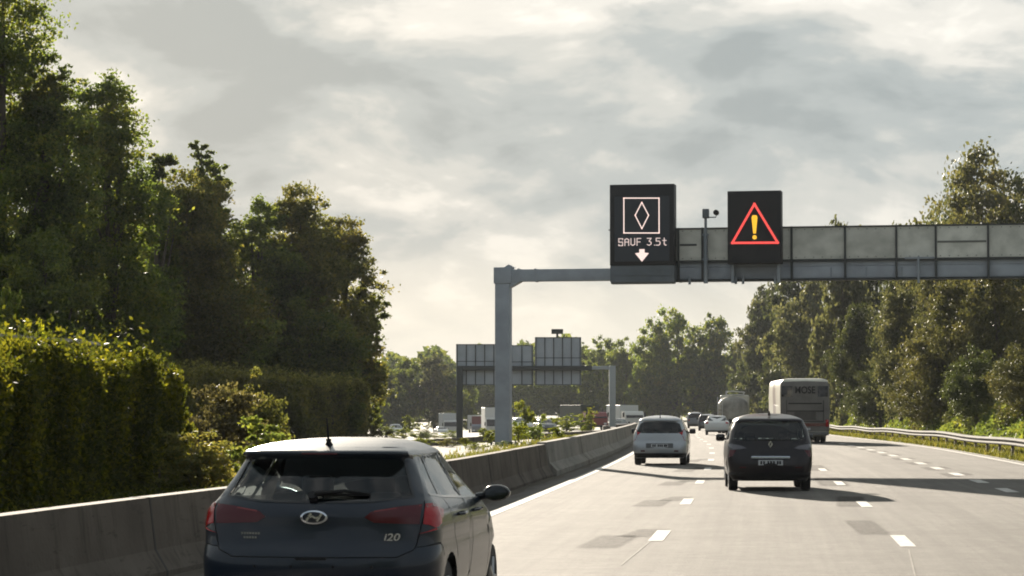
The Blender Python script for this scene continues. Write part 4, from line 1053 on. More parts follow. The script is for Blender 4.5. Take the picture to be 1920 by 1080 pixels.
    def line(s, name, runs, w, material, parent, h=0.0015):
        """narrow dark ribbons (shut lines) following the surface, both sides"""
        last = None
        for run in runs:
            b = MB(); pl = []
            for i in range(len(run) - 1):
                a, c = run[i], run[i + 1]; ua = getattr(s, a[0])(a[1], a[2]); ub = getattr(s, c[0])(c[1], c[2])
                for k in range(8): t = k / 8; pl.append((ua[0] + (ub[0] - ua[0]) * t, ua[1] + (ub[1] - ua[1]) * t))
            pl.append(getattr(s, run[-1][0])(run[-1][1], run[-1][2]))
            P3 = [s.P(*p) + s.N(*p) * h for p in pl]; N3 = [s.N(*p) for p in pl]; L_, R_ = [], []
            for i, p in enumerate(P3):
                d = (P3[min(i + 1, len(P3) - 1)] - P3[max(i - 1, 0)]).normalized(); q = d.cross(N3[i]).normalized() * (w / 2); L_.append(p - q); R_.append(p + q)
            for sgn in (1, -1):
                if sgn < 0 and not (run[0][0] == 'R' and run[0][1] == 0): last = b.build(name, material, parent, fix=False); b = MB()
                vs = [Vector((v.x * sgn, v.y, v.z)) for v in L_ + R_]; n = len(L_)
                b.add(vs, [(i, i + 1, n + i + 1, n + i) if sgn > 0 else (n + i, n + i + 1, i + 1, i) for i in range(n - 1)])
            last = b.build(name, material, parent, fix=False)
        return last

def circ(y, z, r, n=18, a0=-0.25, a1=1.25): return [('S', y + r * math.cos(math.pi * (a0 + (a1 - a0) * i / n)), z + r * math.sin(math.pi * (a0 + (a1 - a0) * i / n))) for i in range(n + 1)]

def wheel(parent, x, y, r, w=0.20, rim=True, sgn=1, dual=False, name="wheel"):
    b = MB(); ww = w * (2.1 if dual else 1)
    prof = [(r * 0.62, -ww / 2), (r * 0.93, -ww / 2), (r * 0.985, -ww / 2 + 0.02), (r, -ww / 2 + 0.045), (r, ww / 2 - 0.045), (r * 0.985, ww / 2 - 0.02), (r * 0.93, ww / 2), (r * 0.62, ww / 2)]
    if dual: prof = prof[:4] + [(r, -0.04), (r * .8, -0.02), (r * .8, 0.02), (r, 0.04)] + prof[4:]
    b.lathe(prof, (x, y, r), 28); o = b.build(name, M_TYRE, parent, True)
    b = MB(); xo = x + sgn * (ww / 2 - 0.025)
    b.lathe([(r * 0.64, -0.02 * sgn), (r * 0.60, 0.012 * sgn), (r * 0.56, -0.01 * sgn)], (xo, y, r), 28)
    for k in range(5):
        a = k * 2 * math.pi / 5; b.tube([(xo, y + 0.06 * r * math.cos(a), r + 0.06 * r * math.sin(a)), (xo + 0.006 * sgn, y + 0.6 * r * math.cos(a), r + 0.6 * r * math.sin(a))], [r * 0.13, r * 0.09], 6)
    b.lathe([(r * 0.16, 0.02 * sgn), (0.001, 0.03 * sgn)], (xo, y, r), 16)
    b.lathe([(r * 0.6, -0.06 * sgn), (0.001, -0.06 * sgn)], (xo, y, r), 16)
    b.build("rim", M_RIM, o, True)
    return o

def car_common(t, W, L_, wy, wr, track, htop, floor_z=0.20, liner=True):
    for y in wy:
        for s_ in (1, -1): wheel(t, s_ * track, y, wr, 0.2, sgn=s_)
    b = MB(); b.box(-W + 0.28, W - 0.28, 0.18, L_ - 0.2, floor_z, floor_z + 0.28)
    b.box(-W + 0.06, W - 0.06, wy[0] + wr + 0.08, wy[1] - wr - 0.08, floor_z + 0.02, floor_z + 0.26)
    b.box(-W + 0.10, W - 0.10, 0.12, wy[0] - wr - 0.08, floor_z + 0.10, floor_z + 0.27)
    b.build("underbody", M_UNDER, t)
def interior(t, W, y_rear, y_front, belt, hr=1.0, seats_front=(1.0,), col=None):
    """seats, head restraints, dashboard and steering wheel seen through the glass"""
    b = MB(); b.box(-W + .12, W - .12, y_rear + 0.15, y_front + 0.3, 0.48, 0.56)
    b.rbox(-W + .16, W - .16, y_front - 0.05, y_front + 0.38, 0.56, belt - 0.07, 0.05); b.build("dashboard", M_UNDER, t)
    for (y, xs_, hh, ww) in ((y_rear + 0.52, (-0.36, 0.36), belt - 0.13, 0.30), (y_rear + 1.62, (-0.37, 0.37), belt - 0.03, 0.22)):
        b = MB()
        for x in xs_:
            b.rbox(x - ww, x + ww, y, y + 0.16, 0.56, hh, 0.05)
            b.rbox(x - ww, x + ww, y, y + 0.50, 0.56, 0.70, 0.05)
            b.rbox(x - 0.125, x + 0.125, y + 0.02, y + 0.13, hh + 0.03, hh + 0.195, 0.045); b.box(x - .05, x - .035, y + .06, y + .08, hh - .02, hh + .06); b.box(x + .035, x + .05, y + .06, y + .08, hh - .02, hh + .06)
        b.build("seat", M_SEAT, t, True)

# ---------------------------------------------------------------- the dark blue hatchback in front
P_BLUE = paint("dark_blue_paint", (0.005, 0.012, 0.024), 0.25, 0.0, 0.30, 0.35)
def pos(px, Z): return Vector((at(px, Z), Z, base(Z)))
hb = thing("hatchback", "dark blue five door hatchback close in front, pale reflection on its roof", "car", (-1.485, 19.05, 0), -0.128, None, (1.055, 1.03, 0.998))
KN = [ # z, w, r, f, rc, bowR, bowF
 (0.20, 0.76, 0.16, 3.86, 0.22, 0.06, 0.25), (0.30, 0.83, 0.06, 3.98, 0.24, 0.07, 0.28), (0.48, 0.862, 0.005, 4.03, 0.26, 0.08, 0.30), (0.62, 0.868, 0.0, 4.02, 0.26, 0.08, 0.30),
 (0.715, 0.868, 0.02, 3.98, 0.26, 0.08, 0.30), (0.745, 0.862, 0.065, 3.94, 0.24, 0.08, 0.30), (0.88, 0.862, 0.085, 3.74, 0.22, 0.08, 0.30), (1.00, 0.845, 0.085, 3.20, 0.22, 0.085, 0.22),
 (1.07, 0.80, 0.125, 2.98, 0.20, 0.09, 0.18), (1.10, 0.775, 0.155, 2.92, 0.18, 0.10, 0.18), (1.25, 0.690, 0.28, 2.62, 0.16, 0.10, 0.16), (1.392, 0.622, 0.40, 2.34, 0.14, 0.09, 0.14), (1.412, 0.618, 0.36, 2.28, 0.14, 0.08, 0.14), (1.425, 0.615, 0.27, 2.22, 0.13, 0.08, 0.13), (1.447, 0.602, 0.268, 2.18, 0.13, 0.08, 0.12),
 (1.460, 0.583, 0.33, 2.12, 0.14, 0.08, 0.12), (1.484, 0.54, 0.48, 2.06, 0.14, 0.06, 0.10), (1.506, 0.475, 0.68, 2.0, 0.12, 0.04, 0.08), (1.524, 0.39, 0.90, 1.92, 0.10, 0.02, 0.05), (1.537, 0.27, 1.12, 1.82, 0.08, 0.01, 0.03), (1.544, 0.14, 1.30, 1.72, 0.05, 0.005, 0.01), (1.546, 0.01, 1.48, 1.55, 0.003, 0.0, 0.0)]
sh = Shell(KN, 8, 5)
regs = [
 ("hole", circ(0.80, 0.31, 0.365), 0), ("hole", circ(3.28, 0.31, 0.365), 0),
 ("rear_window", [('R', 0, 1.078), ('R', 0.40, 1.084), ('R', 0.635, 1.118), ('R', 0.60, 1.19), ('R', 0.535, 1.372), ('R', 0.50, 1.388), ('R', 0, 1.396)], -0.004),
 ("taillight", [('R', 0.355, 0.965), ('R', 0.40, 1.005), ('R', 0.56, 1.035), ('R', 0.692, 1.057), ('R', 0.692, 0.912), ('R', 0.42, 0.925)], 0.006),
 ("taillight_corner", [('R', 0.708, 1.058), ('R', 0.76, 1.062), ('S', 0.42, 1.045), ('S', 0.60, 1.005), ('S', 0.47, 0.93), ('S', 0.30, 0.84), ('R', 0.80, 0.87), ('R', 0.74, 0.905), ('R', 0.708, 0.912)], 0.006),
 ("rear_quarter_window", [('S', 0.50, 1.13), ('S', 0.80, 1.115), ('S', 0.96, 1.40), ('S', 0.86, 1.405)], -0.003),
 ("rear_door_window", [('S', 0.92, 1.10), ('S', 1.68, 1.07), ('S', 1.68, 1.415), ('S', 1.02, 1.41)], -0.003),
 ("front_door_window", [('S', 1.77, 1.067), ('S', 2.86, 1.045), ('S', 2.48, 1.27), ('S', 2.10, 1.415), ('S', 1.77, 1.42)], -0.003),
 ("windscreen", [('F', 0, 1.04), ('F', 0.62, 1.04), ('F', 0.50, 1.40), ('F', 0, 1.42)], -0.003),
 ("tailgate", [('R', 0, 0.672), ('R', 0.60, 0.675), ('R', 0.655, 0.72), ('R', 0.70, 0.90), ('R', 0.70, 1.10), ('R', 0.625, 1.38), ('R', 0.53, 1.408), ('R', 0, 1.412)], 0.0),
 ("spoiler", [('R', 0, 1.414), ('R', 0.50, 1.414), ('R', 0.59, 1.414), ('R', 0.59, 1.45), ('R', 0.50, 1.475), ('R', 0, 1.482)], 0.0),
 ("lower_bumper", [('R', 0, 0.205), ('R', 0.55, 0.21), ('R', 0.62, 0.33), ('R', 0.50, 0.47), ('R', 0, 0.48)], 0.004),
 ("rear_bumper", [('R', 0, 0.202), ('R', 0.95, 0.202), ('S', 0.42, 0.21), ('S', 0.44, 0.42), ('S', 0.52, 0.62), ('S', 0.42, 0.76), ('R', 0.86, 0.76), ('R', 0.73, 0.745), ('R', 0.665, 0.735), ('R', 0.60, 0.668), ('R', 0, 0.664)], 0.0),
 ("rear_door", [('S', 1.16, 0.40), ('S', 1.71, 0.36), ('S', 1.71, 1.425), ('S', 1.02, 1.425), ('S', 0.88, 1.09), ('S', 1.02, 0.80), ('S', 1.12, 0.62)], 0.0),
 ("front_door", [('S', 1.725, 0.36), ('S', 2.80, 0.36), ('S', 2.86, 0.60), ('S', 2.92, 1.04), ('S', 2.52, 1.30), ('S', 2.12, 1.428), ('S', 1.725, 1.428)], 0.0),
]
mats_ = dict(rear_window=GL_DARK, taillight=M_LAMPD, taillight_corner=M_LAMP, rear_quarter_window=GL_PRIV, rear_door_window=GL_DARK, front_door_window=GL_DARK, windscreen=GL_CLEAR,
             tailgate=P_BLUE, spoiler=P_BLUE, rear_bumper=P_BLUE, rear_door=P_BLUE, front_door=P_BLUE, lower_bumper=M_PLAST)
po = sh.build(regs, mats_, hb, 0.07, 0.04, "body", P_BLUE, pair=("taillight", "taillight_corner", "rear_door", "front_door", "rear_door_window", "front_door_window", "rear_quarter_window"))
for nm in ("taillight", "taillight_corner"):
    for o in po[nm]: o.name = "taillight"
for nm in ("rear_door_window", "front_door_window", "rear_quarter_window"):
    for o in po[nm]: o.name = "side_window"
for nm in ("rear_door", "front_door"):
    for o in po[nm]: o.name = "door"
sh.line("shut_line", [[('R', 0, 0.668), ('R', 0.60, 0.67), ('R', 0.66, 0.72), ('R', 0.70, 0.90), ('R', 0.70, 1.08)],
    [('S', 1.717, 0.36), ('S', 1.717, 1.06)], [('S', 2.81, 0.40), ('S', 2.88, 0.8), ('S', 2.93, 1.04)], [('S', 1.13, 0.62), ('S', 1.02, 0.80), ('S', 0.88, 1.08)],
    [('R', 0.665, 0.74), ('R', 0.80, 0.765), ('S', 0.42, 0.765), ('S', 0.50, 0.66)]], 0.009, M_SHUT, hb)
# sunlit top edge of the rear lamps, painted on as a paler strip
for s_ in (1, -1):
    for (nm_, m_, q_) in (("lamp_strip", mat("sun_edge_red", (0.20, 0.012, 0.014), 0.25, coat=0.3) if s_ == 1 else bpy.data.materials["sun_edge_red"], [(0.42, 1.000, 1.010), (0.55, 1.020, 1.028), (0.685, 1.040, 1.050)]),
                         ("lamp_strip", bpy.data.materials["sun_edge_red"], [(0.712, 1.030, 1.050), (0.76, 1.034, 1.054), (0.80, 1.030, 1.050)])):
        b = MB(); V_ = []
        for x, za, zb_ in q_:
            for z in (za, zb_): u = sh.R(x, z); p = sh.P(*u) + sh.N(*u) * 0.009; V_.append((s_ * p.x, p.y, p.z))
        b.add(V_, [(0, 2, 3, 1), (2, 4, 5, 3)]); b.build(nm_, m_, po["taillight"][0 if s_ == 1 else 1], fix=False)
# window surround and gasket
sh.line("window_seal", [[('R', 0, 1.073), ('R', 0.40, 1.079), ('R', 0.64, 1.113), ('R', 0.605, 1.19), ('R', 0.545, 1.37)], [('S', 0.50, 1.125), ('S', 0.92, 1.095), ('S', 1.72, 1.063), ('S', 2.88, 1.038)],
    [('S', 1.725, 1.07), ('S', 1.725, 1.41)]], 0.022, M_TRIM, hb, 0.003)
# C pillar black infill beside the glass
spo = po['spoiler']
b = MB(); b.rbox(-0.13, 0.13, 0.262, 0.29, 1.428, 1.441, 0.004); b.build("brake_light", M_LAMPD, spo)
b = MB(); b.tube([(0, 0.62, 1.485), (0, 0.60, 1.52)], [0.035, 0.018], 10); b.tube([(0, 0.60, 1.515), (0, 0.53, 1.70)], [0.009, 0.005], 6); b.tube([(0, .60, 1.525), (0, .60, 1.545)], 0.020, 8); b.build("aerial", M_PLAST, hb, True)
# wiper
def rs(x, z, h): p = sh.P(*sh.R(abs(x), z)); n_ = sh.N(*sh.R(abs(x), z)); p = p + n_ * h; return Vector((p.x if x >= 0 else -p.x, p.y, p.z))
b = MB(); b.tube([rs(-0.02, 1.095, 0.02), rs(0.0, 1.11, 0.045), rs(0.2, 1.135, 0.035), rs(0.36, 1.125, 0.02)], [0.020, 0.022, 0.014, 0.008], 8)
b.tube([rs(-0.03, 1.118, 0.018), rs(0.38, 1.122, 0.012)], 0.011, 6); b.tube([rs(-0.02, 1.10, -0.01), rs(-0.02, 1.10, 0.05)], 0.034, 12); b.build("wiper", M_PLAST, hb, True)
# oval badge with slanted H
bd = MB(); zc = 0.965
def ell(a, c, n=28): return [(a * math.cos(2 * math.pi * i / n), zc + c * math.sin(2 * math.pi * i / n)) for i in range(n)]
o1, o2 = ell(0.098, 0.052), ell(0.083, 0.040); yb = sh.P(*sh.R(0.0, zc)).y; n = 28
vs = [(x, yb - 0.016, z) for x, z in o1] + [(x, yb - 0.018, z) for x, z in o2] + [(x, yb + 0.01, z) for x, z in o1] + [(x, yb - 0.002, z) for x, z in o2]
bd.add(vs, [(i, (i + 1) % n, n + (i + 1) % n, n + i) for i in range(n)] + [(i, 2 * n + i, 2 * n + (i + 1) % n, (i + 1) % n) for i in range(n)] + [(n + i, n + (i + 1) % n, 3 * n + (i + 1) % n, 3 * n + i) for i in range(n)])
def st(pl, w):
    for (a, c) in zip(pl[:-1], pl[1:]):
        d = Vector((c[0] - a[0], c[1] - a[1])).normalized(); q = Vector((-d.y, d.x)) * w / 2
        bd.prism([(a[0] - q.x, a[1] - q.y), (c[0] - q.x, c[1] - q.y), (c[0] + q.x, c[1] + q.y), (a[0] + q.x, a[1] + q.y)], 'y', yb - 0.015, yb + 0.004)
st([(-0.055, zc - 0.028), (-0.020, zc + 0.030)], 0.016); st([(0.022, zc - 0.030), (0.056, zc + 0.028)], 0.016); st([(-0.042, zc - 0.004), (-0.012, zc + 0.008), (0.012, zc - 0.008), (0.042, zc + 0.004)], 0.013)
bd.build("badge", M_CHROME, hb)
x_, z_ = 0.545, 0.815; p = sh.P(*sh.R(x_, z_)); text_obj("model_lettering", "i20", 0.075, M_CHROME, hb, (p.x, p.y - 0.006, z_), (rad(90), 0, 0.14), width=0.115, shear=0.2, bold=0.001)
b = MB()
for r_, (za, nn) in enumerate(((0.842, 7), (0.812, 5))):
    for i in range(nn):
        xx = -0.53 + i * 0.021 + r_ * 0.02; q = rs(xx, za, 0.003); b.box(q.x - 0.007, q.x + 0.007, q.y - 0.004, q.y + 0.004, za - 0.008, za + 0.008)
b.build("trim_lettering", M_CHROME, hb)
# number plate recess, handle recess, fog lens, parking sensors
b = MB(); b.rbox(-0.27, 0.27, -0.014, 0.02, 0.415, 0.525, 0.006); b.build("number_plate", M_PLATE, hb)
for x in (-0.42, -0.15, 0.15, 0.42):
    q = rs(x, 0.60, 0.0); b = MB(); b.tube([(q.x, q.y - 0.003, q.z), (q.x, q.y + 0.01, q.z)], 0.011, 10); b.build("parking_sensor", M_PLAST, hb)
b = MB(); b.box(-0.12, 0.10, sh.P(*sh.R(0, 0.655)).y - 0.004, sh.P(*sh.R(0, 0.655)).y + 0.004, 0.650, 0.668)
b.build("tailgate_handle", M_PLAST, hb)
for s_ in (1, -1):
    b = MB(); b.tube([(s_ * 0.965, 2.60, 1.065), (s_ * 0.965, 2.62, 1.066), (s_ * 0.965, 2.68, 1.066), (s_ * 0.955, 2.74, 1.062), (s_ * 0.95, 2.77, 1.06)], [0.085, 0.098, 0.095, 0.06, 0.01], 20); b.v = [(s_ * 0.965 + (v[0] - s_ * 0.965) * 1.12, v[1], 1.066 + (v[2] - 1.066) * 0.72) for v in b.v]; b.tube([(s_ * 0.80, 2.68, 1.03), (s_ * 0.90, 2.66, 1.05)], [0.035, 0.03], 8)
    mo = b.build("door_mirror", M_TRIM, hb, True)
    b = MB(); b.tube([(s_ * 0.965, 2.594, 1.066), (s_ * 0.965, 2.598, 1.066)], 0.08, 20); b.v = [(s_ * 0.965 + (v[0] - s_ * 0.965) * 1.12, v[1], 1.066 + (v[2] - 1.066) * 0.70) for v in b.v]; b.build("mirror_glass", mat("mirror_glass", (0.08, 0.09, 0.10), 0.05, 1.0) if s_ == 1 else bpy.data.materials["mirror_glass"], mo)
    for y in (1.22, 2.02):
        b = MB(); b.tube([(s_ * 0.868, y, 0.945), (s_ * 0.905, y + 0.03, 0.95), (s_ * 0.905, y + 0.16, 0.955), (s_ * 0.868, y + 0.19, 0.955)], 0.012, 8); b.build("door_handle", P_BLUE, hb, True)
car_common(hb, 0.86, 4.03, (0.80, 3.28), 0.31, 0.745, 1.5)
interior(hb, 0.80, 0.35, 2.55, 1.06)

# ---------------------------------------------------------------- generic smaller cars
def scale_knots(K, L_, W, H):
    K = np.array(K, float); k0 = K.copy(); K[:, 0] *= H / k0[-1, 0]; wmax = k0[:, 1].max(); K[:, 1] *= W / wmax; f = L_ / k0[:, 3].max()
    K[:, 2] *= f; K[:, 3] *= f; return K
MPV = [(0.22, 0.80, 0.14, 4.20, 0.24, 0.05, 0.25), (0.34, 0.88, 0.03, 4.34, 0.26, 0.07, 0.28), (0.55, 0.915, 0.0, 4.36, 0.28, 0.08, 0.30), (0.74, 0.92, 0.03, 4.34, 0.26, 0.08, 0.30),
 (0.92, 0.915, 0.07, 4.10, 0.24, 0.09, 0.30), (1.04, 0.90, 0.085, 3.60, 0.24, 0.09, 0.25), (1.12, 0.872, 0.10, 3.42, 0.22, 0.10, 0.2), (1.30, 0.835, 0.16, 3.05, 0.20, 0.11, 0.18), (1.46, 0.750, 0.23, 2.66, 0.18, 0.11, 0.16), (1.475, 0.745, 0.19, 2.62, 0.18, 0.11, 0.16),
 (1.505, 0.725, 0.18, 2.54, 0.18, 0.11, 0.15), (1.535, 0.69, 0.22, 2.48, 0.17, 0.10, 0.14), (1.56, 0.64, 0.36, 2.42, 0.16, 0.08, 0.12), (1.59, 0.56, 0.58, 2.32, 0.14, 0.05, 0.1), (1.62, 0.44, 0.86, 2.15, 0.12, 0.04, 0.08), (1.64, 0.27, 1.15, 1.95, 0.08, 0.02, 0.04), (1.65, 0.02, 1.5, 1.6, 0.005, 0, 0)]
def windows_regions(H, L_, belt, top, wr=(0.62, 0.50), xr=0.62, ws=True):
    """rear glass, side glass, windscreen for a simple body"""
    y = lambda f: f * L_
    return [
     ("rear_window", [('R', 0, belt + 0.00), ('R', wr[0] * .85, belt + 0.00), ('R', wr[0], belt + 0.05), ('R', wr[1], top - 0.06), ('R', wr[1] * .85, top), ('R', 0, top + 0.012)], -0.003),
     ("side_window", [('S', y(.14), belt + 0.03), ('S', y(.41), belt), ('S', y(.41), top), ('S', y(.20), top - 0.01)], -0.003),
     ("side_window_front", [('S', y(.43), belt), ('S', y(.70), belt - 0.02), ('S', y(.60), top - 0.15), ('S', y(.54), top), ('S', y(.43), top)], -0.003),
     ("windscreen", [('F', 0, belt), ('F', wr[0], belt), ('F', wr[1], top - 0.03), ('F', 0, top)], -0.003)]
def simple_car(name, label, cat, loc, rz, K, L_, W, H, colr, belt, top, wr, wheels, wrad, track, lamp, extra=(), group=None, matover=None, front=False, du=0.11, dv=0.06, pm=None, seats=True, bumper=True):
    t = thing(name, label, cat, tuple(loc), rz, group)
    s_ = Shell(scale_knots(K, L_, W, H))
    P_ = pm or paint(name + "_paint", colr)
    regs = [("hole", circ(wheels[0], wrad, wrad + 0.055, 12), 0), ("hole", circ(wheels[1], wrad, wrad + 0.055, 12), 0)] + windows_regions(H, L_, belt, top, wr) + list(lamp)
    if bumper: regs += [("lower_bumper", [('R', 0, 0.23 * H / 1.5), ('R', W * .95, 0.23 * H / 1.5), ('R', W * .93, 0.36 * H / 1.5), ('R', 0, 0.37 * H / 1.5)], 0.004)]
    mm = dict(rear_window=GL_PRIV, side_window=GL_DARK, side_window_front=GL_DARK, windscreen=GL_CLEAR, taillight=M_LAMP, lower_bumper=M_PLAST, headlight=mat("headlight", (0.7, 0.72, 0.72), 0.1, coat=1.0) if front else None, clear_lens=M_LAMPG, grille=M_PLAST)
    if matover: mm.update(matover)
    po = s_.build(regs, mm, t, du, dv, "body", P_, pair=("taillight", "side_window", "side_window_front", "headlight", "clear_lens"))
    for nm in ("side_window_front",):
        for o in po.get(nm, []): o.name = "side_window"
    for o in po.get("clear_lens", []): o.name = "taillight"
    for y in wheels:
        for g_ in (1, -1): wheel(t, g_ * track, y, wrad, 0.2, sgn=g_)
    b = MB(); b.box(-W + 0.27, W - 0.27, 0.2, L_ - 0.25, 0.22, 0.5); b.box(-W + 0.08, W - 0.08, wheels[0] + wrad + .1, wheels[1] - wrad - .1, .24, .5); b.build("underbody", M_UNDER, t)
    for g_ in (1, -1):
        b = MB(); b.rbox(g_ * (W + 0.08) - 0.10, g_ * (W + 0.08) + 0.10, L_ * .66, L_ * .66 + .12, belt - 0.04, belt + 0.12, 0.04); b.box(g_ * (W - 0.06) - .05, g_ * (W - 0.06) + .05, L_ * .66 + .03, L_ * .66 + .09, belt - .01, belt + .03); b.build("door_mirror", M_TRIM, t, True)
    if seats: interior(t, W - 0.05, L_ * .09, L_ * .66, belt)
    return t, s_

# black people carrier
Zc = 54.4
sv, ss = simple_car("people_carrier", "black people carrier with bright rim on its roof in the middle lane", "car", pos(1444, Zc) , -0.055, MPV, 4.36, 0.905, 1.655, None, 1.07, 1.475, (0.72, 0.655), (0.82, 3.42), 0.33, 0.775,
  [("clear_lens", [('R', 0.50, 0.915), ('R', 0.60, 0.965), ('R', 0.78, 1.015), ('S', 0.34, 1.03), ('S', 0.46, 0.98), ('S', 0.30, 0.88), ('R', 0.80, 0.885), ('R', 0.62, 0.895)], 0.006),
   ("taillight", [('R', 0.80, 0.88), ('S', 0.28, 0.87), ('S', 0.30, 0.74), ('R', 0.84, 0.72)], 0.004)],
  pm=mat("black_plum_paint", (0.006, 0.004, 0.007), 0.28, 0.0, coat=0.25, spec=0.3), matover=dict(taillight=M_LAMPD), du=0.08, dv=0.045)
def rsx(s_, x, z, h): u = s_.R(abs(x), z); p = s_.P(*u) + s_.N(*u) * h; return Vector((p.x if x >= 0 else -p.x, p.y, p.z))
b = MB(); q = rsx(ss, 0, 0.72, 0.0); b.rbox(-0.41, 0.41, q.y - 0.03, q.y + 0.06, 0.695, 0.75, 0.012); b.build("chrome_strip", mat("sky_chrome", (0.55, 0.62, 0.70), 0.25, 0.9), sv)
b = MB(); b.rbox(-0.26, 0.26, q.y - 0.018, q.y + 0.05, 0.555, 0.665, 0.006); pl = b.build("number_plate", M_PLATE, sv)
b = MB()
for i, x in enumerate((-0.20, -0.14, -0.05, 0.01, 0.07, 0.15, 0.20)): b.box(x - 0.018, x + 0.018, q.y - 0.022, q.y - 0.0185, 0.575, 0.645)
b.build("plate_characters", M_PLAST, pl)
b = MB(); q = rsx(ss, 0, 1.02, 0.0)
for pts_ in ([(0, 1.075), (-0.05, 1.0), (-0.02, 1.0), (0.018, 1.055)], [(0, 0.925), (0.05, 1.0), (0.02, 1.0), (-0.018, 0.945)], [(-0.05, 1.0), (0, 0.925), (-0.018, 0.945), (-0.02, 1.0)], [(0.05, 1.0), (0, 1.075), (0.018, 1.055), (0.02, 1.0)]):
    b.prism(pts_, 'y', q.y - 0.02, q.y - 0.004)
b.build("badge", M_CHROME, sv)
b = MB(); b.tube([(0, 0.62, 1.62), (0, 0.56, 1.70)], [0.03, 0.012], 8); b.build("aerial", M_PLAST, sv, True)
b = MB(); b.rbox(0.52, 0.66, -0.005, 0.03, 0.50, 0.52, 0.004); b.rbox(-0.66, -0.52, -0.005, 0.03, 0.50, 0.52, 0.004); b.build("reflector", M_LAMPD, sv)

# silver hatchback
Zs = 79.0
MINI = [(0.22, 0.74, 0.12, 3.72, 0.2, 0.05, 0.2), (0.34, 0.80, 0.02, 3.84, 0.22, 0.06, 0.25), (0.52, 0.83, 0.0, 3.86, 0.24, 0.07, 0.28), (0.66, 0.832, 0.03, 3.84, 0.22, 0.07, 0.28), (0.70, 0.825, 0.07, 3.82, 0.2, 0.07, 0.28),
 (0.90, 0.82, 0.09, 3.55, 0.2, 0.08, 0.28), (1.00, 0.79, 0.11, 3.10, 0.2, 0.09, 0.2), (1.08, 0.755, 0.14, 2.95, 0.18, 0.10, 0.18), (1.22, 0.70, 0.22, 2.65, 0.17, 0.10, 0.16), (1.34, 0.655, 0.29, 2.35, 0.16, 0.09, 0.14), (1.352, 0.65, 0.25, 2.3, 0.16, 0.09, 0.14),
 (1.38, 0.635, 0.24, 2.22, 0.16, 0.09, 0.14), (1.41, 0.60, 0.30, 2.15, 0.15, 0.08, 0.12), (1.44, 0.54, 0.46, 2.05, 0.13, 0.05, 0.1), (1.475, 0.45, 0.70, 1.95, 0.12, 0.03, 0.08), (1.50, 0.31, 0.95, 1.8, .08, .01, .02), (1.515, 0.16, 1.15, 1.65, .05, .01, .02), (1.52, 0.02, 1.35, 1.45, 0.005, 0, 0)]
P_SILVER = mat("silver_paint", (0.36, 0.38, 0.40), 0.35, 0.55, coat=0.8)
c3, s3 = simple_car("hatchback", "small silver hatchback in the left lane ahead", "car", pos(1236, Zs), -0.108, MINI, 3.86, 0.84, 1.535, None, 0.985, 1.335, (0.66, 0.575), (0.72, 3.10), 0.30, 0.70,
  [("taillight", [('R', 0.67, 1.10), ('R', 0.80, 1.09), ('S', 0.30, 1.05), ('S', 0.28, 0.80), ('R', 0.79, 0.72), ('R', 0.70, 0.78), ('R', 0.66, 0.92)], 0.006)], pm=P_SILVER, du=0.09, dv=0.05)
b = MB(); q = rsx(s3, 0, 0.60, 0.0); b.rbox(-0.26, 0.26, q.y - 0.012, q.y + 0.03, 0.555, 0.655, 0.005); pl = b.build("number_plate", M_PLATE, c3)
b = MB()
for x in (-0.2, -0.14, -0.04, 0.02, 0.08, 0.16, 0.21): b.box(x - 0.02, x + 0.02, q.y - 0.016, q.y - 0.0125, 0.57, 0.64)
b.build("plate_characters", M_PLAST, pl)
b = MB(); b.rbox(-0.42, 0.42, q.y - 0.004, q.y + 0.02, 0.535, 0.68, 0.01); b.build("plate_recess", mat("recess_grey", (0.12, 0.125, 0.13), 0.6), c3)
b = MB(); b.tube([(0, 0.5, 1.46), (0, 0.42, 1.56)], [0.02, 0.008], 6); b.build("aerial", M_PLAST, c3)
b = MB(); b.rbox(0.45, 0.58, -0.006, 0.03, 0.42, 0.46, 0.006); b.rbox(-0.58, -0.45, -0.006, 0.03, 0.42, 0.46, 0.006); b.build("reflector", M_LAMPD, c3)

# cars queueing further ahead
LAMPS = [("taillight", [('R', 0.62, 1.00), ('R', 0.80, 1.00), ('S', 0.26, 0.98), ('S', 0.26, 0.84), ('R', 0.78, 0.82), ('R', 0.62, 0.84)], 0.006)]
SEDAN = [(0.22, 0.78, 0.12, 4.40, 0.2, 0.05, 0.25), (0.34, 0.85, 0.02, 4.52, 0.22, 0.06, 0.28), (0.55, 0.88, 0.0, 4.54, 0.24, 0.07, 0.28), (0.80, 0.885, 0.03, 4.45, 0.22, 0.07, 0.28), (0.94, 0.87, 0.07, 4.1, 0.2, 0.08, 0.25),
 (0.99, 0.83, 0.30, 3.5, 0.2, 0.09, 0.2), (1.02, 0.79, 0.52, 3.35, 0.2, 0.10, 0.18), (1.20, 0.70, 0.86, 2.95, 0.18, 0.10, 0.16), (1.34, 0.62, 1.12, 2.6, 0.17, 0.08, 0.14), (1.40, 0.50, 1.35, 2.4, 0.14, 0.05, 0.1), (1.42, 0.02, 1.8, 1.9, 0.005, 0, 0)]
P_WHITE = mat("white_paint", (0.62, 0.62, 0.60), 0.35, coat=0.8); P_GREY = mat("grey_paint", (0.13, 0.135, 0.14), 0.35, 0.4, coat=0.8); P_DARK = mat("charcoal_paint", (0.03, 0.03, 0.033), 0.3, 0.3, coat=1.0)
kw = dict(du=0.16, dv=0.09, seats=False)
simple_car("saloon_car", "low pale saloon seen between the silver and the black car", "car", pos(1344, 186), -0.075, SEDAN, 4.54, 0.90, 1.42, None, 1.03, 1.33, (0.66, 0.56), (0.9, 3.6), 0.31, 0.74, LAMPS, pm=P_WHITE, group="cars queueing far ahead", **kw)
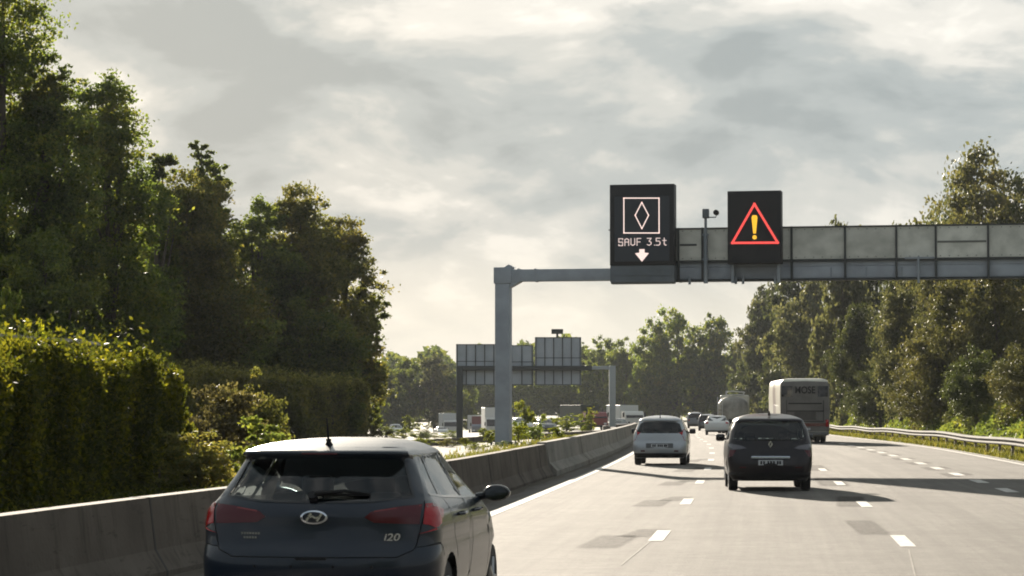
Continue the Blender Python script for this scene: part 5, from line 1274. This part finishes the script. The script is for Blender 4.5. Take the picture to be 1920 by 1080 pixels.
simple_car("estate_car", "dark car with pale roof edge, middle one of the three distant cars", "car", pos(1326, 238), -0.085, MPV, 4.4, 0.89, 1.56, None, 1.06, 1.42, (0.68, 0.58), (0.85, 3.5), 0.32, 0.75, LAMPS, pm=P_DARK, group="cars queueing far ahead", **kw)
simple_car("people_carrier", "grey boxy car, leftmost and farthest of the three distant cars", "car", pos(1303, 282), -0.088, MPV, 4.5, 0.92, 1.80, None, 1.15, 1.62, (0.72, 0.66), (0.85, 3.5), 0.33, 0.76, LAMPS, pm=P_GREY, group="cars queueing far ahead", **kw)

# ---------------------------------------------------------------- coach
Zb = 131.0
P_CREAM = mat("coach_cream", (0.52, 0.49, 0.40), 0.4, coat=0.5); P_BROWN = mat("coach_brown_stripe", (0.09, 0.035, 0.022), 0.4, coat=0.5); P_CGREY = mat("coach_rear_grey", (0.145, 0.135, 0.122), 0.6, var=(1.5, (0.11, 0.103, 0.093)))
cb = pos(1509, Zb); co = thing("coach", "tall grey and cream coach with brown side stripes in the right lane", "coach", tuple(cb), -0.05)
CK = [(0.36, 1.10, 0.15, 11.8, 0.15, 0.02, 0.1), (0.55, 1.24, 0.02, 11.95, 0.16, 0.04, 0.1), (1.2, 1.262, 0.0, 12.0, 0.18, 0.05, 0.1), (2.4, 1.262, 0.03, 12.0, 0.2, 0.06, 0.1), (2.95, 1.25, 0.06, 11.9, 0.2, 0.06, 0.1),
 (3.16, 1.20, 0.12, 11.8, 0.2, 0.06, 0.1), (3.27, 1.08, 0.24, 11.7, 0.2, 0.05, 0.1), (3.32, 0.8, 0.6, 11.5, 0.2, 0.03, 0.1), (3.335, 0.05, 3.0, 9.0, 0.02, 0, 0)]
cs_ = Shell(CK)
cs_.build([
 ("rear_window", [('R', 0.64, 2.36), ('R', 1.14, 2.38), ('R', 1.13, 2.92), ('R', 0.64, 2.92)], 0.004),
 ("name_panel", [('R', 0, 2.42), ('R', 0.58, 2.42), ('R', 0.58, 2.92), ('R', 0, 2.92)], 0.004),
 ("side_stripe", [('S', 3.9, 0.60), ('S', 6.6, 0.60), ('S', 7.0, 1.9), ('S', 7.8, 3.15), ('S', 5.0, 3.15), ('S', 4.2, 1.9)], 0.004),
 ("lamp_band", [('R', 0, 0.86), ('R', 1.16, 0.86), ('R', 1.18, 1.02), ('R', 0, 1.02)], 0.01),
 ("rear_panel", [('R', 0, 0.60), ('R', 1.20, 0.60), ('R', 1.22, 3.02), ('R', 1.15, 3.14), ('R', 0, 3.17)], 0.0),
 ("hole", circ(2.9, 0.48, 0.58, 12), 0), ("hole", circ(9.3, 0.48, 0.58, 12), 0)],
 dict(rear_window=M_TRIM, name_panel=P_CGREY, side_stripe=P_BROWN, side_window=M_TRIM, lamp_band=mat("coach_lamp_red", (0.12, 0.03, 0.022), 0.3), rear_panel=P_CGREY), co, 0.2, 0.12, "body", P_CREAM, pair=("rear_window", "side_stripe"))
text_obj("coach_lettering", "MOSE", 0.50, M_PLAST, co, (0, -0.005, 2.70), (rad(90), 0, 0), 0.01, width=1.02, bold=0.006)
b = MB(); b.rbox(-0.85, 0.85, -0.012, 0.05, 2.00, 2.06, 0.01); b.box(-0.95, 0.95, -0.006, 0.05, 1.62, 1.66); b.box(-0.95, 0.95, -0.006, 0.05, 1.10, 1.13)
for x in (-0.95, 0.93): b.box(x, x + 0.02, -0.006, 0.05, 1.10, 2.2)
for z in np.arange(1.2, 1.58, 0.06): b.box(-0.55, 0.55, -0.008, 0.05, z, z + 0.02)
b.build("engine_grille", M_UNDER, co)
b = MB(); b.rbox(-1.2, 1.2, -0.04, 0.2, 0.40, 0.58, 0.03); b.build("bumper", mat("bumper_grey", (0.10, 0.10, 0.10), 0.5), co, True)
b = MB(); b.rbox(-0.27, 0.27, -0.05, 0.0, 0.66, 0.78, 0.01); b.build("number_plate", M_PLATE, co)
for s_ in (1, -1):
    b = MB(); b.rbox(s_ * 1.12 - 0.07, s_ * 1.12 + 0.07, 0.0, 0.06, 0.84, 1.2, 0.02); b.build("taillight", M_LAMP, co, True)
    wheel(co, s_ * 0.95, 2.9, 0.5, 0.27, sgn=s_, dual=True); wheel(co, s_ * 1.05, 9.3, 0.5, 0.28, sgn=s_)
b = MB(); b.box(-1.0, 1.0, 0.3, 2.2, 0.42, 0.9); b.box(-1.1, 1.1, 3.6, 8.6, 0.42, 0.9); b.tube([(-1, 2.9, .5), (1, 2.9, .5)], 0.09, 8); b.rbox(-0.25, 0.25, 2.65, 3.15, 0.3, 0.7, 0.1); b.build("underbody", M_UNDER, co)

# ---------------------------------------------------------------- tank lorry
Zt_ = 205.0
tl = thing("tank_lorry", "tank lorry with rounded grey tank end and sunlit left flank", "lorry", tuple(pos(1374, Zt_)), -0.10)
b = MB(); n = 28
def sup(r1, r2, zc, n=28, e=2.4): return [(r1 * abs(math.cos(2 * math.pi * i / n)) ** (2 / e) * (1 if math.cos(2 * math.pi * i / n) > 0 else -1), zc + r2 * abs(math.sin(2 * math.pi * i / n)) ** (2 / e) * (1 if math.sin(2 * math.pi * i / n) > 0 else -1)) for i in range(n)]
vs = []; rings = [(0.0, 0.05), (0.02, 0.6), (0.08, 0.86), (0.22, 0.97), (0.40, 1.0), (8.6, 1.0), (8.9, 0.9), (9.0, 0.05)]
for y, k in rings: vs += [(x, y, z) for x, z in [(px_ * k, 1.95 + (pz - 1.95) * k) for px_, pz in sup(1.25, 1.0, 1.95)]]
b.add(vs, [(i * n + k, i * n + (k + 1) % n, (i + 1) * n + (k + 1) % n, (i + 1) * n + k) for i in range(len(rings) - 1) for k in range(n)])
b.build("tank", mat("tank_cream", (0.42, 0.40, 0.35), 0.45, 0.3, var=(1, (0.18, 0.17, 0.15))), tl, True)
b = MB(); b.rbox(-0.55, 0.85, 0.4, 7.8, 3.02, 3.12, 0.03)
b.tube([(-0.55, 0.4, 3.05), (-0.55, 0.4, 3.35), (-0.55, 7.8, 3.35)], 0.05, 6); b.tube([(0.85, 0.4, 3.05), (0.85, 0.4, 3.30), (0.85, 7.8, 3.30)], 0.05, 6)
b.tube([(-0.55, 0.4, 3.33), (0.0, 0.4, 3.36), (0.85, 0.4, 3.28)], 0.05, 6); b.build("walkway", mat("walkway_pale", (0.5, 0.5, 0.47), 0.5), tl)
b = MB()
for x in (-1.22, -0.85): b.tube([(x, 0.0, 1.0), (x, 0.0, 2.9)], 0.03, 6)
for z in np.arange(1.1, 2.9, 0.3): b.tube([(-1.22, 0.0, z), (-0.85, 0.0, z)], 0.02, 5)
b.build("ladder", mat("ladder_pale", (0.5, 0.5, 0.46), 0.5), tl)
b = MB(); b.rbox(-1.2, 1.2, 0.05, 0.35, 0.55, 0.95, 0.04); b.box(-0.5, 0.5, 0.3, 11, 0.75, 1.05); b.box(-1.1, 1.1, 4.2, 6.0, 0.55, 1.0); b.build("chassis", M_UNDER, tl)
b = MB(); b.rbox(-1.22, 1.22, 9.3, 11.2, 0.8, 3.1, 0.15); b.build("cab", P_CREAM, tl, True)
b = MB(); b.rbox(-0.95, -0.6, 0.02, 0.06, 0.68, 0.85, 0.01); b.rbox(0.6, 0.95, 0.02, 0.06, 0.68, 0.85, 0.01); b.build("taillight", M_LAMP, tl)
for y in (1.2, 2.5, 10.2):
    for s_ in (1, -1): wheel(tl, s_ * 0.95, y, 0.5, 0.28, sgn=s_, dual=y < 5)

# ---------------------------------------------------------------- lorries and cars on the other carriageway (facing us: +y of the body points towards the camera)
def lorry(label, px, Z, zg, H, W, L_, cabc, boxc, cabH=2.6, rz=math.pi, group="lorries on the far carriageway", gap=0.5, boxfront=None):
    t = thing("lorry", label, "lorry", (at(px, Z), Z, zg), rz, group)
    cm_ = mat("cab_paint", cabc, 0.4, coat=0.6); bm_ = mat("box_paint", boxc, 0.5)
    b = MB(); hw = W / 2
    b.prism([(0.0, 0.55), (0.0, 1.5), (-0.28, cabH - 0.15), (-0.5, cabH), (-1.9, cabH), (-1.9, 0.55)], 'x', -hw, hw); b.build("cab", cm_, t)
    b = MB(); b.prism([(0.025, 1.48), (-0.225, cabH - 0.3), (-0.29, cabH - 0.3), (-0.05, 1.45)], 'x', -hw + 0.1, hw - 0.1); b.build("windscreen", M_TRIM, t)
    for s_ in (1, -1):
        b = MB(); b.rbox(s_ * hw * 0.72 - 0.18, s_ * hw * 0.72 + 0.18, -0.02, 0.03, 0.72, 0.92, 0.02); b.build("headlight", mat("headlamp_glass", (0.7, 0.7, 0.7), 0.1) if "headlamp_glass" not in bpy.data.materials else bpy.data.materials["headlamp_glass"], t)
        b = MB(); b.rbox(s_ * (hw + 0.18) - 0.1, s_ * (hw + 0.18) + 0.1, -0.35, -0.2, 1.55, 2.15, 0.03); b.build("door_mirror", M_PLAST, t)
        for y in (-1.0, -(1.9 + gap + L_ * .72)): wheel(t, s_ * (hw - 0.22), y, 0.48, 0.28, sgn=s_)
    b = MB(); b.rbox(-hw, hw, -(1.9 + gap + L_), -(1.9 + gap), 1.0, H, 0.05); b.build("cargo_box", bm_, t)
    b = MB(); b.box(-0.5, 0.5, -(1.9 + gap + L_) + .1, -0.3, 0.6, 0.98); b.rbox(-hw + .05, hw - .05, -0.15, 0.03, 0.40, 0.66, 0.03); b.build("chassis", M_UNDER, t)
    if boxfront:
        b = MB(); b.box(-hw + 0.18, hw - 0.18, -(1.9 + gap) + 0.002, -(1.9 + gap) + 0.02, 1.1, H - 0.2); b.build("cargo_panel", mat("cargo_panel_paint", boxfront, 0.6), t)
    return t
gzz = lambda px, Z: ground_z(at(px, Z), Z) + 0.14
lorry("white covered lorry approaching just left of the silver car", 1190, 318, base(318) - 0.36, 3.05, 2.4, 6.0, (0.62, 0.62, 0.58), (0.55, 0.56, 0.53), cabH=2.3, rz=math.pi + 0.25)
lorry("white lorry with grey rear box, leftmost of the far lorries", 845, 470, gzz(845, 470), 3.9, 2.5, 8, (0.55, 0.55, 0.52), (0.50, 0.51, 0.50), rz=math.pi + 0.12)
lorry("lorry with a dark red panel in a pale frame, right of the grey box lorry", 898, 455, gzz(898, 455), 3.5, 2.5, 7, (0.10, 0.12, 0.16), (0.50, 0.49, 0.46), cabH=1.9, boxfront=(0.16, 0.03, 0.03), rz=math.pi + 0.1)
lorry("tall white lorry partly hidden by the gantry column", 925, 430, gzz(925, 430), 4.6, 2.4, 7, (0.55, 0.55, 0.52), (0.60, 0.60, 0.57), cabH=2.9, rz=math.pi + 0.1)
lorry("dark lorry with red cab between bushes and the distant gantry post", 1122, 300, base(300) - 0.36, 3.0, 2.4, 6, (0.22, 0.03, 0.03), (0.03, 0.04, 0.03), cabH=2.2, rz=math.pi + 0.4)
lorry("white delivery truck far left beyond the bush", 752, 520, gzz(752, 520), 3.6, 2.4, 7, (0.55, 0.56, 0.55), (0.28, 0.36, 0.28), rz=math.pi + 0.35)
def fc(name, label, px, Z, zg, K, L_, W, H, belt, top, pm, rz=math.pi + 0.05):
    t = simple_car(name, label, "car", (at(px, Z), Z, zg), rz, K, L_, W, H, None, belt, top, (0.68, 0.58), (0.85, L_ * .79), 0.31, 0.75,
        [("headlight", [('F', 0.45, 0.68), ('F', 0.78, 0.70), ('F', 0.78, 0.80), ('F', 0.48, 0.76)], 0.005), ("grille", [('F', 0, 0.40), ('F', 0.5, 0.40), ('F', 0.45, 0.55), ('F', 0, 0.55)], 0.004)],
        pm=pm, group="cars on the far carriageway", front=True, **kw)
    return t
fc("van", "small white van far left on the side road", 738, 480, gzz(738, 480), MPV, 4.6, 0.92, 1.95, 1.2, 1.75, P_WHITE, math.pi + 0.3)
fc("saloon_car", "pale low car just left of the grey box lorry", 822, 430, gzz(822, 430), SEDAN, 4.5, 0.88, 1.42, 1.03, 1.33, P_WHITE, math.pi + 0.25)
fc("saloon_car", "car with shining bonnet behind the median bushes", 1013, 262, base(262) - 0.36, SEDAN, 4.5, 0.90, 1.45, 1.05, 1.36, P_GREY, math.pi + 0.2)
fc("estate_car", "pale roofed car just right of the gantry column", 972, 285, base(285) - 0.36, MPV, 4.4, 0.90, 1.60, 1.08, 1.46, P_WHITE, math.pi + 0.2)
fc("hatchback", "dark car beside the white covered lorry", 1161, 268, base(268) - 0.36, MINI, 4.0, 0.86, 1.5, 1.03, 1.38, P_DARK, math.pi - 0.02)

# ================================================================== HAZE
hzv = bpy.data.materials.new("haze_air"); hzv.use_nodes = True
nt = hzv.node_tree; nt.nodes.remove(nt.nodes['Principled BSDF']); pvn = nt.nodes.new('ShaderNodeVolumePrincipled')
pvn.inputs['Color'].default_value = (0.86, 0.90, 0.95, 1); pvn.inputs['Density'].default_value = 0.00010; pvn.inputs['Anisotropy'].default_value = 0.0
nt.links.new(pvn.outputs[0], nt.nodes['Material Output'].inputs['Volume'])
if HAZE:
    b = MB(); b.box(-4100, 4100, -420, 5600, -8, 34); o = b.build("haze", hzv); tag(o, "thin evening haze over the whole road", kind='stuff')
